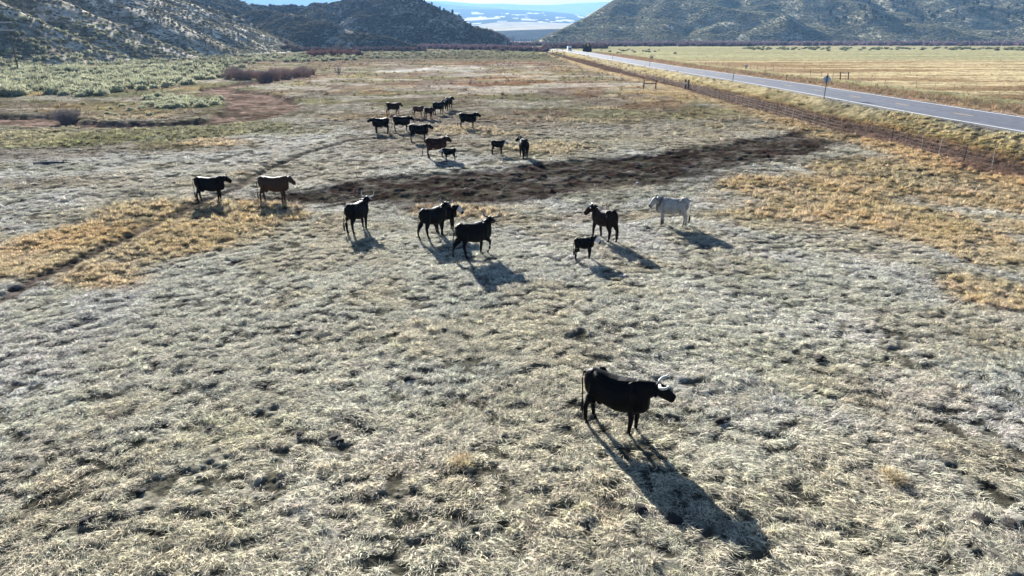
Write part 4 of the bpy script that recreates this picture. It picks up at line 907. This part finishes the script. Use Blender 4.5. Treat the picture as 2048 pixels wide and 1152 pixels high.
    if horns > 0:
        for s in (-1, 1):
            k = horns; h0 = poll + hs * s * .07 + hu * (.115 if fwd_horns else .085)
            hp_ = [h0,  h0 + (hs * s * .12 + hu * .02) * k, h0 + (hs * s * .21 + hu * .05 + hd * .05) * k, h0 + (hs * s * .255 + hu * .12 + hd * .11) * k, h0 + (hs * s * .25 + hu * .22 + hd * .15) * k, h0 + (hs * s * .27 + hu * .29 + hd * .15) * k]
            if fwd_horns:
                fw = Vector((math.cos(hy), math.sin(hy), 0)); up_ = Vector((0, 0, 1))
                hp_ = [h0, h0 + hs * s * .12, h0 + hs * s * .20 + fw * .06 + up_ * .02, h0 + hs * s * .23 + fw * .15 + up_ * .05, h0 + hs * s * .21 + fw * .20 + up_ * .09, h0 + hs * s * .22 + fw * .24 + up_ * .14]
            b_ = bmesh.new(); tube(b_, hp_, [.038, .036, .033, .027, .018, .005], 9); link('horn', bm_mesh('horn', b_, True), hornm if pale_horns else horn_shaded, root)
    for q, s in hooves:
        b_ = bmesh.new()
        for c in (-1, 1): tube(b_, [(q[0] + .0, q[1] + c * .021, q[2] + .03), (q[0] + .02, q[1] + c * .024, q[2] - .01), (q[0] + .03, q[1] + c * .026, q[2] - .045)], [(.022, .04), (.026, .05), (.028, .055)], 8)
        link('hoof', bm_mesh('hoof', b_), hoofm, root)
    b_ = bmesh.new(); e = tp_[-1]; tube(b_, [e + Vector((0, 0, .04)), e + Vector((-.01, 0, -.08)), e + Vector((.0, 0, -.2)), e + Vector((.01, 0, -.32))], [.025, .042, .04, .008], 8); link('tail_tuft', bm_mesh('tail_tuft', b_), switchm, root)
    for s in (-1, 1):
        b_ = bmesh.new(); bmesh.ops.create_icosphere(b_, subdivisions=2, radius=.02, matrix=Matrix.Translation(poll + hd * .13 * hk + hs * s * .108 + hu * .035)); link('eye', bm_mesh('eye', b_, True), eyem, root)
    if tagged:
        for s in (-1, 1):
            q = poll + hs * s * .20 - hu * .03 - hd * .05; b_ = bmesh.new(); box(b_, q, (.02, .07, .085), hd.to_track_quat('X', 'Z').to_matrix()); link('ear_tag', bm_mesh('ear_tag', b_), tagm, root)
    return root
make_cow(1228, 861, -29, 'black', 'large black cow with long white horns, nearest of all, facing right in the foreground', 1.0, neck=(8, 6), head=(20, -20), horns=1.25, fwd_horns=True, pale_horns=True, vox=.015, legs=(.03, -.05, .03, -.06), bellyf=1.04)
make_cow(717, 462, 64, 'black', 'black cow with pale horns seen from behind, leftmost of the horned group', 1.0, neck=(-10, 38), head=(15, -8), horns=1.0, pale_horns=True, legs=(.12, -.05, 0, .05), tail=(.12, .05))
make_cow(868, 474, 48, 'black', 'black horned cow walking away with a white faced calf right behind it', 1.0, neck=(-5, 34), head=(20, -12), horns=1.1, legs=(.22, -.1, -.18, .15), tail=(.05, .1))
make_cow(892, 464, 30, 'black', 'white faced black calf mostly hidden behind a horned cow', .88, True, neck=(-20, 22), head=(-50, -30), horns=0, white_face=True)
make_cow(948, 512, 33, 'black', 'black horned cow striding up right with one foreleg lifted', 1.06, neck=(10, 33), head=(35, -10), horns=1.15, legs=(-.06, 0, -.28, .2), tail=(.0, .15), raise_fl=True)
make_cow(1207, 481, 122, 'brownblack', 'dark cow with wide pale horns facing away left just above the tagged calf', 1.03, neck=(15, 20), head=(35, -35), horns=1.2, pale_horns=True, legs=(.15, -.1, .1, -.1))
make_cow(1167, 520, 22, 'black', 'small black calf with a speckled pale face and red ear tag', .70, True, neck=(-8, 22), head=(-45, -25), horns=0, white_face=True, tagged=True, legs=(.05, -.05, .05, -.08))
make_cow(1342, 455, 163, 'white', 'white and grey speckled cow facing left, the only white one', 1.0, neck=(18, 14), head=(30, -36), horns=0, legs=(.02, -.04, .06, -.06))
make_cow(424, 403, 12, 'black', 'black cow with a lit back facing right beside the cattle trail, leftmost cow', 1.0, neck=(5, 20), head=(20, -25), horns=.5, legs=(.02, -.06, .04, -.1))
make_cow(551, 404, 4, 'brown', 'brown horned cow facing right at the left end of the mud channel', 1.05, neck=(0, 16), head=(-12, -28), horns=.75, legs=(.02, -.05, .05, -.1), tail=(.1, .1))
make_cow(873, 314, 28, 'darkbrown', 'dark red brown horned cow standing over a small calf', 1.08, neck=(8, 20), head=(-10, -22), horns=.9, legs=(.05, -.08, .08, -.1), tail=(0, .3), vox=.022)
make_cow(900, 322, 182, 'black', 'small black calf with pale face in front of the red brown cow', .72, True, neck=(10, 12), head=(10, -20), horns=0, white_face=True, vox=.022)
make_cow(995, 308, 15, 'black', 'small black calf with white face standing alone left of a single cow', .80, True, neck=(0, 18), head=(-30, -20), horns=0, white_face=True, tail=(0, .5), vox=.022)
make_cow(1047, 313, 100, 'black', 'black horned cow seen from behind with head turned left, right of a lone calf', 1.03, neck=(18, 30), head=(60, -20), horns=1.0, legs=(.08, -.05, -.05, .05), vox=.022)
make_cow(936, 259, 8, 'black', 'black horned cow facing right, standing apart right of the far herd', 1.1, neck=(5, 18), head=(-12, -20), horns=.8, vox=.025, tail=(0, .15))
make_cow(763, 267, 176, 'black', 'black cow facing left, leftmost of the far herd', 1.05, neck=(0, 10), head=(10, -15), horns=.3, vox=.025)
make_cow(804, 264, 6, 'black', 'black horned cow facing right between two other black cows of the far herd', 1.05, neck=(5, 14), head=(0, -25), horns=.7, vox=.025, tail=(0, .1))
make_cow(838, 284, 8, 'black', 'black cow with long trailing tail facing right, just above the red brown cow', 1.08, neck=(0, 12), head=(-8, -18), horns=.8, vox=.025, tail=(.1, .6))
make_cow(787, 231, 4, 'darkbrown', 'brown cow walking right at the upper left of the far herd', .98, neck=(0, 14), head=(0, -30), horns=0, vox=.028, legs=(.2, -.15, .12, -.15))
make_cow(837, 238, 8, 'red', 'reddish brown calf facing right in the middle of the far herd', .88, True, neck=(0, 12), head=(-20, -20), horns=0, white_face=True, vox=.025)
make_cow(858, 241, 50, 'darkbrown', 'dark brown calf facing away beside the reddish calf', .92, True, neck=(-10, 10), head=(-20, -40), horns=0, vox=.025)
make_cow(877, 230, 48, 'black', 'black cow standing at the top of the far herd left of a close pair', 1.03, neck=(-10, 12), head=(-10, -20), horns=.4, vox=.028)
make_cow(890, 224.5, 62, 'black', 'smaller black calf, nearer of the close pair at the top of the herd', .98, True, neck=(0, 14), head=(0, -20), horns=0, vox=.028)
make_cow(898, 220, 66, 'black', 'black cow with head high, farther of the close pair at the top of the herd', 1.03, neck=(0, 26), head=(-20, -20), horns=.5, vox=.028)

# ------------------------------------------------------------------ haze: the air of the valley
bm = bmesh.new(); box(bm, (0, 3000, 500 - 6 / 2), (44000, 44000, 1006)); hz = link('haze', bm_mesh('haze', bm)); tag(hz, 'pale blue haze filling the valley air', 'haze', kind='stuff')
hm = bpy.data.materials.new('haze air'); hm.use_nodes = True; nt = hm.node_tree; nt.nodes.clear(); out = nt.nodes.new('ShaderNodeOutputMaterial'); pv = nt.nodes.new('ShaderNodeVolumePrincipled')
pv.inputs['Color'].default_value = (.26, .50, .86, 1); pv.inputs['Density'].default_value = .000085; pv.inputs['Anisotropy'].default_value = .1
nt.links.new(pv.outputs[0], out.inputs['Volume']); hz.data.materials.append(hm)
